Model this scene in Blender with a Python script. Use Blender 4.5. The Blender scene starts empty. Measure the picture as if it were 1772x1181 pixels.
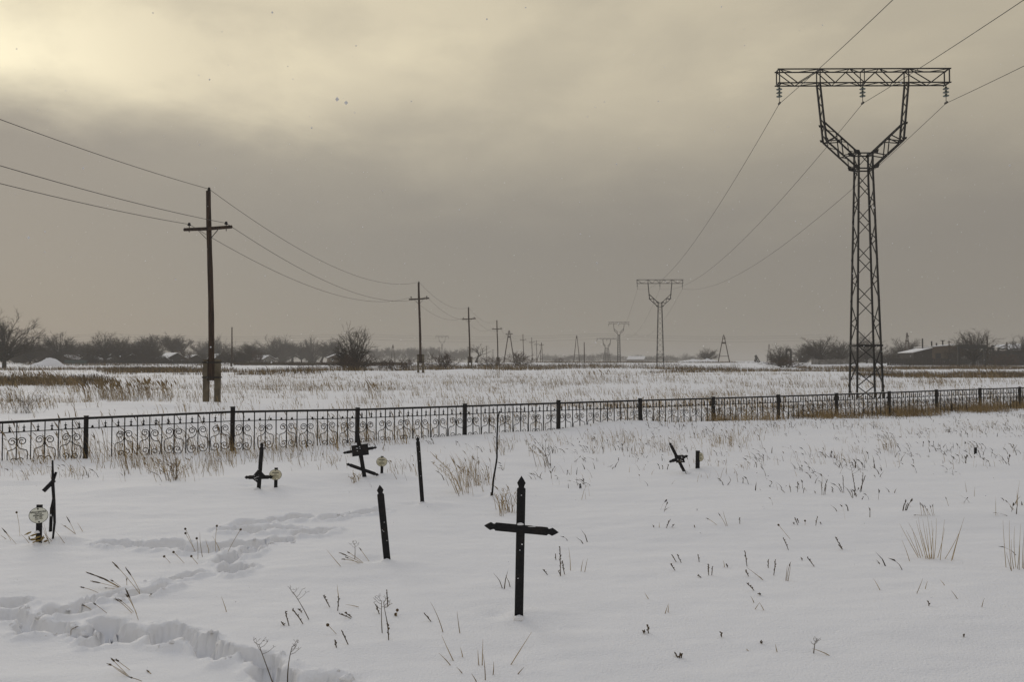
import bpy, math, random
import numpy as np
from mathutils import Vector, Matrix, Euler

random.seed(7)
RNG = np.random.default_rng(11)
scene = bpy.context.scene
COL = scene.collection
R = math.radians

# ------------------------------------------------------------------ camera
PITCH = R(1.5586)
CAM_H = 1.65
FPX = 28.0 / 36.0 * 1772.0
cam_d = bpy.data.cameras.new('camera')
cam_d.lens = 28.0
cam_d.sensor_width = 36.0
cam_d.clip_start = 0.05
cam_d.clip_end = 6000.0
cam = bpy.data.objects.new('camera', cam_d)
cam.location = (0, 0, CAM_H)
cam.rotation_euler = (R(90) + PITCH, 0, 0)
COL.objects.link(cam)
scene.camera = cam

# ------------------------------------------------------------------ sky, sun, exposure
SUN_AZ, SUN_EL = R(-33.5), R(17.2)      # azimuth from +Y (negative = left), elevation
SUNDIR = Vector((math.sin(SUN_AZ) * math.cos(SUN_EL), math.cos(SUN_AZ) * math.cos(SUN_EL), math.sin(SUN_EL)))
ZENITH = (0.50, 0.535, 0.620)
LOW_SKY = (0.256, 0.232, 0.200)
MID_SKY = (0.420, 0.372, 0.288)

world = bpy.data.worlds.new("World")
scene.world = world
world.use_nodes = True
wn, wl = world.node_tree.nodes, world.node_tree.links
wn.clear()


def wnode(t, **kw):
    n = wn.new(t)
    for k, v in kw.items():
        setattr(n, k, v)
    return n


def wmath(op, a, b=None, c=None, clamp=False):
    n = wnode('ShaderNodeMath', operation=op, use_clamp=clamp)
    for i, v in enumerate((a, b, c)):
        if v is None:
            continue
        if isinstance(v, (int, float)):
            n.inputs[i].default_value = v
        else:
            wl.new(v, n.inputs[i])
    return n.outputs[0]


def wsmooth(v, lo, hi):
    n = wnode('ShaderNodeMapRange', interpolation_type='SMOOTHSTEP')
    wl.new(v, n.inputs['Value'])
    n.inputs['From Min'].default_value = lo
    n.inputs['From Max'].default_value = hi
    return n.outputs['Result']


def wmix(f, a, b, mode='MIX'):
    n = wnode('ShaderNodeMix', data_type='RGBA', blend_type=mode)
    if isinstance(f, (int, float)):
        n.inputs[0].default_value = f
    else:
        wl.new(f, n.inputs[0])
    for i, v in ((6, a), (7, b)):
        if isinstance(v, tuple):
            n.inputs[i].default_value = (*v, 1)
        else:
            wl.new(v, n.inputs[i])
    return n.outputs[2]


tc = wnode('ShaderNodeTexCoord')
sep = wnode('ShaderNodeSeparateXYZ')
wl.new(tc.outputs['Generated'], sep.inputs[0])
dx, dy, dz = sep.outputs
elev = wmath('ARCSINE', wmath('MINIMUM', wmath('MAXIMUM', dz, -1.0), 1.0))     # radians
# cloud layer coordinates: the direction carried up to a flat deck
den = wmath('ADD', wmath('MAXIMUM', dz, 0.0), 0.22)
comb = wnode('ShaderNodeCombineXYZ')
wl.new(wmath('DIVIDE', dx, den), comb.inputs[0])
wl.new(wmath('MULTIPLY', wmath('DIVIDE', dy, den), 1.0), comb.inputs[1])


def wnoise(scale, detail, rough, off=(0, 0, 0), dist=0.0, sc=(1, 1, 1), src=None):
    m = wnode('ShaderNodeMapping')
    m.inputs['Location'].default_value = off
    m.inputs['Scale'].default_value = sc
    wl.new(src or comb.outputs[0], m.inputs[0])
    n = wnode('ShaderNodeTexNoise')
    wl.new(m.outputs[0], n.inputs['Vector'])
    n.inputs['Scale'].default_value = scale
    n.inputs['Detail'].default_value = detail
    n.inputs['Roughness'].default_value = rough
    n.inputs['Distortion'].default_value = dist
    return n.outputs['Fac']


n_big = wnoise(0.9, 4, 0.5, (3.2, 1.7, 0), 0.4, (0.7, 1.2, 1))
n_wisp = wnoise(4.2, 6, 0.52, (1.0, 5.3, 2.2), 0.3, (1.0, 1.0, 2.0), tc.outputs['Generated'])
n_fine = wnoise(9.0, 5, 0.52, (7.0, 2.3, 1.4), 0.2, (0.8, 0.8, 1.9), tc.outputs['Generated'])
# lower edge of the bright broken deck: crisp towards the sun, dissolving to the right
edge_v = wmath('ADD', elev, wmath('ADD', wmath('MULTIPLY', wmath('SUBTRACT', n_big, 0.5), 0.08), wmath('MULTIPLY', wmath('SUBTRACT', n_fine, 0.5), 0.07)))
edge_v = wmath('SUBTRACT', edge_v, wmath('MULTIPLY', wsmooth(dx, -0.55, 0.0), 0.028))
crisp = wsmooth(edge_v, R(12.6), R(17.6))
loose = wsmooth(edge_v, R(6.5), R(20.0))
side = wsmooth(dx, -0.52, -0.02)
deck = wmath('ADD', wmath('MULTIPLY', crisp, wmath('SUBTRACT', 1.0, side)), wmath('MULTIPLY', loose, side))
# angle from the veiled sun
vd = wnode('ShaderNodeVectorMath', operation='DOT_PRODUCT')
wl.new(tc.outputs['Generated'], vd.inputs[0])
vd.inputs[1].default_value = SUNDIR
ang = wmath('ARCCOSINE', wmath('MINIMUM', wmath('MAXIMUM', vd.outputs['Value'], -1.0), 1.0))


def wgauss(width_deg):
    q = wmath('DIVIDE', ang, R(width_deg))
    return wmath('POWER', 2.71828, wmath('MULTIPLY', wmath('MULTIPLY', q, q), -1.0))


g_wide = wgauss(50)
g_narrow = wgauss(7.5)
upper = wmix(wmath('MULTIPLY', g_wide, 0.95), MID_SKY, (0.80, 0.710, 0.520))
upper = wmix(wmath('MULTIPLY', g_narrow, 0.62), upper, (1.2, 1.09, 0.78))
# darker smoky drifts and paler streaks inside the deck
smoke = wsmooth(n_wisp, 0.44, 0.68)
upper = wmix(wmath('MULTIPLY', smoke, 0.42), upper, (0.42, 0.378, 0.298))
pale = wsmooth(n_fine, 0.52, 0.74)
upper = wmix(wmath('MULTIPLY', wmath('MULTIPLY', pale, g_wide), 0.30), upper, (0.92, 0.82, 0.58))
low = wmix(wmath('MULTIPLY', g_wide, 0.6), LOW_SKY, (0.325, 0.300, 0.262))
cloud = wmix(deck, low, upper)
zen = wsmooth(elev, R(27), R(60))
cloud = wmix(zen, cloud, ZENITH)

sky = wnode('ShaderNodeTexSky', sky_type='NISHITA', sun_disc=False)
sky.sun_elevation = SUN_EL
sky.sun_rotation = SUN_AZ
bg_sky = wnode('ShaderNodeBackground')
wl.new(sky.outputs[0], bg_sky.inputs[0])
bg_sky.inputs[1].default_value = 0.06
bg_cl = wnode('ShaderNodeBackground')
wl.new(cloud, bg_cl.inputs[0])
bg_cl.inputs[1].default_value = 1.0
mixs = wnode('ShaderNodeMixShader')
mixs.inputs[0].default_value = 0.97          # nearly closed overcast in front of the clear sky
wl.new(bg_sky.outputs[0], mixs.inputs[1])
wl.new(bg_cl.outputs[0], mixs.inputs[2])
wout = wnode('ShaderNodeOutputWorld')
wl.new(mixs.outputs[0], wout.inputs[0])

sun_d = bpy.data.lights.new('sun', 'SUN')
sun_d.energy = 0.75
sun_d.angle = R(30)
sun_d.color = (1.0, 0.93, 0.82)
sun = bpy.data.objects.new('sun', sun_d)
sun.rotation_euler = (-SUNDIR).to_track_quat('-Z', 'Y').to_euler()
sun.location = (-20, 10, 30)
COL.objects.link(sun)

vs = scene.view_settings
vs.view_transform = 'Standard'
vs.look = 'None'
vs.exposure = 0.0
vs.gamma = 1.0
vs.use_curve_mapping = False
scene.render.engine = 'CYCLES'
cy = scene.cycles
cy.max_bounces = 5
cy.diffuse_bounces = 3
cy.glossy_bounces = 2
cy.transmission_bounces = 2
cy.volume_bounces = 1
cy.caustics_reflective = False
cy.caustics_refractive = False
cy.use_denoising = True

HAZE_DENSITY = 0.00095
HAZE_COLOR = (0.64, 0.62, 0.59)


# ------------------------------------------------------------------ materials
def mat(name, color, rough=0.7, var=None, scale=6.0, detail=4, bump=0.0, bump_scale=30.0, stretch=(1, 1, 1),
        metallic=0.0, spec=0.3, lo=0.38, hi=0.62, coord='Object'):
    m = bpy.data.materials.new(name)
    m.use_nodes = True
    nt = m.node_tree
    b = nt.nodes['Principled BSDF']
    b.inputs['Base Color'].default_value = (*color, 1)
    b.inputs['Roughness'].default_value = rough
    b.inputs['Metallic'].default_value = metallic
    b.inputs['Specular IOR Level'].default_value = spec
    t = nt.nodes.new('ShaderNodeTexCoord')
    mp = nt.nodes.new('ShaderNodeMapping')
    mp.inputs['Scale'].default_value = stretch
    nt.links.new(t.outputs[coord], mp.inputs[0])
    if var is not None:
        n = nt.nodes.new('ShaderNodeTexNoise')
        n.inputs['Scale'].default_value = scale
        n.inputs['Detail'].default_value = detail
        nt.links.new(mp.outputs[0], n.inputs['Vector'])
        r = nt.nodes.new('ShaderNodeMapRange')
        r.inputs['From Min'].default_value = lo
        r.inputs['From Max'].default_value = hi
        nt.links.new(n.outputs['Fac'], r.inputs['Value'])
        x = nt.nodes.new('ShaderNodeMix')
        x.data_type = 'RGBA'
        x.inputs[6].default_value = (*color, 1)
        x.inputs[7].default_value = (*var, 1)
        nt.links.new(r.outputs[0], x.inputs[0])
        nt.links.new(x.outputs[2], b.inputs['Base Color'])
    if bump:
        n2 = nt.nodes.new('ShaderNodeTexNoise')
        n2.inputs['Scale'].default_value = bump_scale
        n2.inputs['Detail'].default_value = 5
        nt.links.new(mp.outputs[0], n2.inputs['Vector'])
        bp = nt.nodes.new('ShaderNodeBump')
        bp.inputs['Strength'].default_value = 1.0
        bp.inputs['Distance'].default_value = bump
        nt.links.new(n2.outputs['Fac'], bp.inputs['Height'])
        nt.links.new(bp.outputs[0], b.inputs['Normal'])
    return m


M = {}
M['iron'] = mat('black_painted_iron', (0.008, 0.008, 0.010), 0.6, (0.026, 0.020, 0.017), 9, 5, 0.002, 60, spec=0.25, lo=0.5, hi=0.75)
M['steel'] = mat('dark_lattice_steel', (0.010, 0.010, 0.011), 0.65, (0.022, 0.020, 0.019), 2.0, 4, spec=0.25)
M['wood_pole'] = mat('weathered_pole_wood', (0.062, 0.039, 0.027), 0.85, (0.026, 0.018, 0.014), 3, 6, 0.006, 12, (5, 5, 0.5), spec=0.15)
M['concrete'] = mat('grey_brown_concrete', (0.165, 0.140, 0.100), 0.9, (0.085, 0.070, 0.050), 2.2, 6, 0.004, 30, spec=0.15)
M['wire'] = mat('dark_wire', (0.03, 0.028, 0.026), 0.6)
M['glass_disc'] = mat('dark_green_glass', (0.020, 0.042, 0.028), 0.15, (0.035, 0.06, 0.045), 5, spec=0.5)
M['plate'] = mat('enamel_plate', (0.80, 0.81, 0.72), 0.4, (0.68, 0.67, 0.56), 14, 5, lo=0.5, hi=0.8)
M['plate_old'] = mat('yellowed_plate', (0.70, 0.67, 0.52), 0.5, (0.45, 0.40, 0.24), 18, 5, lo=0.4, hi=0.75)
M['ink'] = mat('black_lettering', (0.02, 0.02, 0.02), 0.6)
M['straw'] = mat('pale_straw', (0.42, 0.31, 0.155), 0.8, (0.21, 0.145, 0.07), 1.4, 3, spec=0.1)
M['reed'] = mat('brown_reed', (0.275, 0.200, 0.105), 0.85, (0.145, 0.102, 0.052), 0.45, 4, spec=0.1)
M['sedge'] = mat('dark_dry_weed', (0.085, 0.066, 0.042), 0.9, (0.05, 0.038, 0.026), 0.5, 3, spec=0.1)
M['ear'] = mat('dry_seed_ear', (0.115, 0.080, 0.045), 0.9, (0.06, 0.043, 0.026), 20, 3, spec=0.1)
M['bark'] = mat('winter_bark', (0.034, 0.028, 0.024), 0.9, (0.020, 0.017, 0.015), 2, 4, spec=0.1)
M['twig'] = mat('bare_twigs', (0.060, 0.048, 0.037), 0.9, (0.036, 0.029, 0.023), 1.2, 3, spec=0.1)
M['twig_red'] = mat('reddish_twigs', (0.085, 0.055, 0.040), 0.9, (0.055, 0.036, 0.027), 1.5, 3, spec=0.1)
M['wall_dark'] = mat('dark_board_wall', (0.038, 0.033, 0.030), 0.9, (0.022, 0.019, 0.018), 3, 4, stretch=(4, 4, 0.5), spec=0.1)
M['wall_grey'] = mat('grey_plaster_wall', (0.20, 0.19, 0.175), 0.9, (0.13, 0.12, 0.11), 2, 4, spec=0.1)
M['teal'] = mat('faded_teal_boards', (0.075, 0.115, 0.110), 0.85, (0.05, 0.075, 0.072), 3, 4, spec=0.1)
M['window'] = mat('dark_window_glass', (0.02, 0.022, 0.026), 0.1, spec=0.5)
M['frame_white'] = mat('white_window_frame', (0.55, 0.55, 0.53), 0.7)
M['leafdry'] = mat('dry_yellow_leaf', (0.34, 0.25, 0.09), 0.8, (0.18, 0.12, 0.05), 20, 3, spec=0.1)

# brick wall for the far building
mb = mat('red_brown_brick', (0.165, 0.105, 0.066), 0.9, spec=0.1)
nt = mb.node_tree
br = nt.nodes.new('ShaderNodeTexBrick')
br.inputs['Color1'].default_value = (0.125, 0.084, 0.050, 1)
br.inputs['Color2'].default_value = (0.085, 0.058, 0.037, 1)
br.inputs['Mortar'].default_value = (0.13, 0.115, 0.095, 1)
br.inputs['Scale'].default_value = 4.0
tcn = nt.nodes.new('ShaderNodeTexCoord')
mpn = nt.nodes.new('ShaderNodeMapping')
mpn.inputs['Rotation'].default_value = (R(90), 0, 0)
nt.links.new(tcn.outputs['Object'], mpn.inputs[0])
nt.links.new(mpn.outputs[0], br.inputs[0])
nt.links.new(br.outputs[0], nt.nodes['Principled BSDF'].inputs['Base Color'])
M['brick'] = mb

# snow: one albedo, crystalline relief
ms = bpy.data.materials.new('snow')
ms.use_nodes = True
nt = ms.node_tree
b = nt.nodes['Principled BSDF']
b.inputs['Base Color'].default_value = (0.83, 0.835, 0.855, 1)
b.inputs['Roughness'].default_value = 0.75
b.inputs['Specular IOR Level'].default_value = 0.15
tcn = nt.nodes.new('ShaderNodeTexCoord')
mp1 = nt.nodes.new('ShaderNodeMapping')
mp1.inputs['Scale'].default_value = (0.8, 1.3, 1.0)
nt.links.new(tcn.outputs['Object'], mp1.inputs[0])
n1 = nt.nodes.new('ShaderNodeTexNoise')
n1.inputs['Scale'].default_value = 4.0
n1.inputs['Detail'].default_value = 6
n1.inputs['Roughness'].default_value = 0.6
nt.links.new(mp1.outputs[0], n1.inputs['Vector'])
n2 = nt.nodes.new('ShaderNodeTexNoise')
n2.inputs['Scale'].default_value = 70.0
n2.inputs['Detail'].default_value = 3
nt.links.new(tcn.outputs['Object'], n2.inputs['Vector'])
bp1 = nt.nodes.new('ShaderNodeBump')
bp1.inputs['Distance'].default_value = 0.013
nt.links.new(n1.outputs['Fac'], bp1.inputs['Height'])
bp2 = nt.nodes.new('ShaderNodeBump')
bp2.inputs['Distance'].default_value = 0.006
nt.links.new(n2.outputs['Fac'], bp2.inputs['Height'])
nt.links.new(bp1.outputs[0], bp2.inputs['Normal'])
gm = nt.nodes.new('ShaderNodeNewGeometry')
sg = nt.nodes.new('ShaderNodeSeparateXYZ')
nt.links.new(gm.outputs['True Normal'], sg.inputs[0])
mr = nt.nodes.new('ShaderNodeMapRange')
mr.inputs['From Min'].default_value = 0.55
mr.inputs['From Max'].default_value = 0.95
nt.links.new(sg.outputs[2], mr.inputs['Value'])
nt.links.new(mr.outputs[0], bp1.inputs['Strength'])
nt.links.new(mr.outputs[0], bp2.inputs['Strength'])
nt.links.new(bp2.outputs[0], b.inputs['Normal'])
M['snow'] = ms


# ------------------------------------------------------------------ helpers: objects
def link(name, mesh, parent=None, loc=None):
    o = bpy.data.objects.new(name, mesh)
    COL.objects.link(o)
    if parent is not None:
        o.parent = parent
    if loc is not None:
        o.location = loc
    return o


def thing(name, label, cat, loc=(0, 0, 0), rotz=0.0, group=None):
    o = bpy.data.objects.new(name, None)
    COL.objects.link(o)
    o.empty_display_size = 0.2
    o.location = loc
    o.rotation_euler = (0, 0, rotz)
    o['label'] = label
    o['category'] = cat
    if group:
        o['group'] = group
    return o


def tag(o, label=None, cat=None, group=None, kind=None):
    for k, v in (('label', label), ('category', cat), ('group', group), ('kind', kind)):
        if v is not None:
            o[k] = v
    return o


def copy_tree(root, loc, rotz=0.0, scale=None, label=None, group=None):
    c = root.copy()
    COL.objects.link(c)
    c.location = loc
    c.rotation_euler = (0, 0, rotz)
    if scale is not None:
        c.scale = scale
    if label:
        c['label'] = label
    if group:
        c['group'] = group
    for ch in root.children:
        d = ch.copy()
        COL.objects.link(d)
        d.parent = c
        for g in ch.children:
            e = g.copy()
            COL.objects.link(e)
            e.parent = d
    return c


def mesh_np(name, v, t, mats, mi=None, smooth=False):
    v = np.asarray(v, dtype=np.float32).reshape(-1, 3)
    t = np.asarray(t, dtype=np.int32).reshape(-1, 3)
    me = bpy.data.meshes.new(name)
    me.vertices.add(len(v))
    me.vertices.foreach_set('co', v.ravel())
    me.loops.add(t.size)
    me.loops.foreach_set('vertex_index', t.ravel())
    me.polygons.add(len(t))
    me.polygons.foreach_set('loop_start', np.arange(0, t.size, 3, dtype=np.int32))
    me.polygons.foreach_set('loop_total', np.full(len(t), 3, dtype=np.int32))
    for m in mats:
        me.materials.append(m)
    if mi is not None:
        me.polygons.foreach_set('material_index', np.asarray(mi, dtype=np.int32))
    if smooth:
        me.polygons.foreach_set('use_smooth', np.ones(len(t), dtype=bool))
    me.update(calc_edges=True)
    me.validate()
    return me


class MB:
    """collects simple solids into one mesh"""
    def __init__(self):
        self.v, self.f, self.mi = [], [], []

    def add(self, verts, faces, mi=0):
        n = len(self.v)
        self.v.extend([tuple(p) for p in verts])
        for f in faces:
            self.f.append([i + n for i in f])
            self.mi.append(mi)

    def box(self, lo, hi, mi=0):
        x0, y0, z0 = lo
        x1, y1, z1 = hi
        self.add([(x0, y0, z0), (x1, y0, z0), (x1, y1, z0), (x0, y1, z0), (x0, y0, z1), (x1, y0, z1), (x1, y1, z1), (x0, y1, z1)],
                 [(3, 2, 1, 0), (4, 5, 6, 7), (0, 1, 5, 4), (1, 2, 6, 5), (2, 3, 7, 6), (3, 0, 4, 7)], mi)

    def bar(self, a, b, w, h=None, mi=0, up=(0, 0, 1)):
        a, b = Vector(a), Vector(b)
        h = w if h is None else h
        d = (b - a).normalized()
        upv = Vector(up)
        if abs(d.dot(upv)) > 0.98:
            upv = Vector((0, 1, 0))
        s = d.cross(upv).normalized() * (w / 2)
        u = s.cross(d).normalized() * (h / 2)
        self.add([a - s - u, a + s - u, a + s + u, a - s + u, b - s - u, b + s - u, b + s + u, b - s + u],
                 [(3, 2, 1, 0), (4, 5, 6, 7), (0, 1, 5, 4), (1, 2, 6, 5), (2, 3, 7, 6), (3, 0, 4, 7)], mi)

    def tube(self, pts, rad, sides=6, mi=0, caps=True):
        pts = [Vector(p) for p in pts]
        n = len(pts)
        if not hasattr(rad, '__len__'):
            rad = [rad] * n
        vs_, ref = [], None
        for i, p in enumerate(pts):
            d = (pts[min(i + 1, n - 1)] - pts[max(i - 1, 0)])
            d = d.normalized() if d.length > 1e-9 else Vector((0, 0, 1))
            if ref is None:
                ref = Vector((0, 0, 1)) if abs(d.z) < 0.9 else Vector((1, 0, 0))
            s = d.cross(ref).normalized()
            u = s.cross(d).normalized()
            ref = u
            for k in range(sides):
                a = 2 * math.pi * k / sides
                vs_.append(p + s * (math.cos(a) * rad[i]) + u * (math.sin(a) * rad[i]))
        fs = []
        for i in range(n - 1):
            for k in range(sides):
                k2 = (k + 1) % sides
                fs.append((i * sides + k, i * sides + k2, (i + 1) * sides + k2, (i + 1) * sides + k))
        if caps:
            fs.append(tuple(range(sides - 1, -1, -1)))
            fs.append(tuple((n - 1) * sides + k for k in range(sides)))
        self.add(vs_, fs, mi)

    def lathe(self, origin, prof, sides=12, mi=0, axis=(0, 0, 1)):
        q = Vector((0, 0, 1)).rotation_difference(Vector(axis))
        o = Vector(origin)
        vs_, fs = [], []
        for r, z in prof:
            for k in range(sides):
                a = 2 * math.pi * k / sides
                vs_.append(o + q @ Vector((r * math.cos(a), r * math.sin(a), z)))
        for i in range(len(prof) - 1):
            for k in range(sides):
                k2 = (k + 1) % sides
                fs.append((i * sides + k, i * sides + k2, (i + 1) * sides + k2, (i + 1) * sides + k))
        fs.append(tuple(range(sides - 1, -1, -1)))
        fs.append(tuple((len(prof) - 1) * sides + k for k in range(sides)))
        self.add(vs_, fs, mi)

    def outline(self, pts2, origin, ax, ay, thick, mi=0):
        """extruded flat outline; pts2 in the (ax, ay) plane, counter-clockwise"""
        o, ax, ay = Vector(origin), Vector(ax).normalized(), Vector(ay).normalized()
        nrm = ax.cross(ay).normalized() * (thick / 2)
        n = len(pts2)
        vs_ = [o + ax * p[0] + ay * p[1] + nrm for p in pts2] + [o + ax * p[0] + ay * p[1] - nrm for p in pts2]
        fs = [tuple(range(n)), tuple(range(2 * n - 1, n - 1, -1))]
        for i in range(n):
            j = (i + 1) % n
            fs.append((i, i + n, j + n, j))
        self.add(vs_, fs, mi)

    def mesh(self, name, mats, smooth=False):
        me = bpy.data.meshes.new(name)
        me.from_pydata([tuple(p) for p in self.v], [], self.f)
        if not isinstance(mats, (list, tuple)):
            mats = [mats]
        for m in mats:
            me.materials.append(m)
        me.polygons.foreach_set('material_index', np.array(self.mi, dtype=np.int32))
        if smooth:
            me.polygons.foreach_set('use_smooth', np.ones(len(self.f), dtype=bool))
        me.update()
        return me

    def build(self, name, mats, parent=None, loc=None, smooth=False):
        return link(name, self.mesh(name, mats, smooth), parent, loc)


def bar_obj(name, a, b, w, m, parent, h=None, up=(0, 0, 1)):
    k = MB()
    k.bar(a, b, w, h, up=up)
    return k.build(name, m, parent)


# ------------------------------------------------------------------ helpers: noise, ground, picking a place
def vnoise(x, y, seed=0):
    x = np.asarray(x, dtype=np.float64)
    y = np.asarray(y, dtype=np.float64)
    xi, yi = np.floor(x), np.floor(y)
    fx, fy = x - xi, y - yi
    fx = fx * fx * fx * (fx * (fx * 6 - 15) + 10)
    fy = fy * fy * fy * (fy * (fy * 6 - 15) + 10)
    xi = (xi.astype(np.int64) + 1000003).astype(np.uint64)
    yi = (yi.astype(np.int64) + 2000003).astype(np.uint64)

    def h(a, b_):
        n = (a * np.uint64(374761393) + b_ * np.uint64(668265263) + np.uint64(seed * 974711 + 17)) & np.uint64(0xffffffff)
        n = ((n ^ (n >> np.uint64(13))) * np.uint64(1274126177)) & np.uint64(0xffffffff)
        n = n ^ (n >> np.uint64(16))
        return (n & np.uint64(0xffff)).astype(np.float64) / 65535.0
    o = np.uint64(1)
    a = h(xi, yi)
    b_ = h(xi + o, yi)
    c = h(xi, yi + o)
    d = h(xi + o, yi + o)
    return (a * (1 - fx) + b_ * fx) * (1 - fy) + (c * (1 - fx) + d * fx) * fy


def fbm(x, y, oct_=4, seed=0, gain=0.5):
    s, a, t = 0.0, 1.0, 0.0
    for i in range(oct_):
        s = s + a * (vnoise(x * 2 ** i, y * 2 ** i, seed + i * 7) - 0.5)
        t += a
        a *= gain
    return s / t * 2.0          # about -1..1


def sstep(v, lo, hi):
    t = np.clip((v - lo) / (hi - lo), 0, 1)
    return t * t * (3 - 2 * t)


def ray(px, py):
    cx = (px - 886.0) / FPX
    cyy = (590.5 - py) / FPX
    return Vector((cx, math.cos(PITCH) - cyy * math.sin(PITCH), math.sin(PITCH) + cyy * math.cos(PITCH)))


def flat(px, py, z=0.0):
    d = ray(px, py)
    t = (z - CAM_H) / d.z
    return Vector((d.x * t, d.y * t, z))


# footprints: strides along the tracks that cross the foreground
PITS = []


def track(pts, width, depth, step, side, length=0.17, jit=0.05, seed=1):
    rr = random.Random(seed)
    P = [flat(*p) for p in pts]
    seg = [(P[i + 1] - P[i]).length for i in range(len(P) - 1)]
    tot, s, k = sum(seg), 0.0, 0
    while s < tot:
        q, i = s, 0
        while i < len(seg) - 1 and q > seg[i]:
            q -= seg[i]
            i += 1
        d = (P[i + 1] - P[i]).normalized()
        c = P[i] + d * q
        n = Vector((-d.y, d.x, 0))
        off = side * (1 if k % 2 else -1) + rr.uniform(-jit, jit)
        th = math.atan2(d.y, d.x) + rr.uniform(-0.25, 0.25)
        PITS.append((c.x + n.x * off, c.y + n.y * off, th, length * rr.uniform(0.85, 1.25), width * rr.uniform(0.8, 1.2), 1.05 * depth * rr.uniform(0.7, 1.3)))
        s += step * rr.uniform(0.8, 1.2)
        k += 1


track([(-60, 1046), (40, 1062), (110, 1078), (180, 1090), (250, 1093), (315, 1106)], 0.090, 0.16, 0.25, 0.10, 0.15, 0.05, 1)
track([(-60, 1070), (60, 1082), (150, 1100), (235, 1108), (300, 1112)], 0.065, 0.13, 0.32, 0.03, 0.15, 0.04, 2)
track([(300, 1100), (360, 1122), (430, 1148), (490, 1166), (560, 1192)], 0.085, 0.17, 0.26, 0.06, 0.16, 0.04, 3)
track([(90, 1062), (160, 1046), (230, 1028), (300, 1006), (350, 995), (392, 986)], 0.070, 0.14, 0.34, 0.05, 0.20, 0.03, 4)
track([(395, 984), (402, 966), (425, 948), (460, 940), (505, 926)], 0.085, 0.16, 0.30, 0.08, 0.15, 0.05, 5)
track([(215, 942), (260, 946), (320, 948), (380, 948), (430, 945)], 0.11, 0.14, 0.36, 0.05, 0.21, 0.04, 6)
track([(425, 917), (480, 917), (540, 919), (590, 914)], 0.12, 0.14, 0.38, 0.06, 0.22, 0.04, 7)
track([(440, 906), (500, 902), (545, 896), (600, 888), (650, 884)], 0.11, 0.11, 0.44, 0.05, 0.22, 0.04, 8)
PITS = np.array(PITS)

# fence line in plan
FA = Vector((-7.58, 14.2, 0))          # post 0
FSTEP = Vector((2.172, 1.236, 0))      # one panel
FDIR = FSTEP.normalized()
FNRM = Vector((-FDIR.y, FDIR.x, 0))    # away from the camera

BUMPS = [  # x, y, radius along x, along y, height, rotation
    (2.6, 20.0, 1.6, 1.2, 0.16, 0.5), (5.6, 20.8, 2.4, 0.9, 0.10, 0.5), (-5.0, 14.6, 3.0, 1.3, -0.07, 0.5),
    (0.25, 5.5, 0.9, 0.6, 0.035, 0), (-1.5, 6.9, 0.8, 0.5, 0.045, 0.2), (4.9, 8.4, 1.0, 0.55, 0.06, 0.1),
    (2.6, 5.1, 1.2, 0.6, 0.04, 0.2), (3.3, 12.0, 1.0, 0.5, 0.06, 0), (-2.9, 11.2, 1.2, 0.5, 0.06, 0.1),
    (-4.6, 10.2, 1.0, 0.5, 0.06, 0.2), (7.0, 12.5, 1.4, 0.6, 0.06, 0.1), (1.6, 8.5, 1.1, 0.5, 0.05, 0.0),
    (-9.5, 21.0, 5.5, 1.4, 0.22, 0.25), (-2.0, 26.5, 7.0, 1.6, 0.16, 0.1), (-14.0, 30.0, 6.0, 2.0, 0.10, 0.1),
    (10.0, 44.0, 9.0, 3.0, 0.18, 0.1), (-12.0, 80.0, 14.0, 3.0, 0.25, 0.05), (-4.5, 88.0, 5.0, 2.0, 0.42, 0.05), (14.0, 100.0, 12.0, 3.0, 0.25, 0.0),
]

for px_, py_, rr_ in ((896, 1068, 0.13), (670, 971, 0.15), (731, 872, 0.15), (67, 942, 0.16), (477, 850, 0.16), (446, 848, 0.18), (661, 829, 0.16), (633, 829, 0.18), (1207, 818, 0.17), (1186, 819, 0.2), (90, 939, 0.1), (851, 859, 0.12)):
    q_ = flat(px_, py_)
    BUMPS.append((q_.x + 0.10, q_.y + 0.02, rr_ * 1.7, rr_ * 1.0, 0.030, 0.0))
    BUMPS.append((q_.x - 0.13, q_.y + 0.05, rr_ * 0.8, rr_ * 0.7, -0.028, 0.0))


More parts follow.
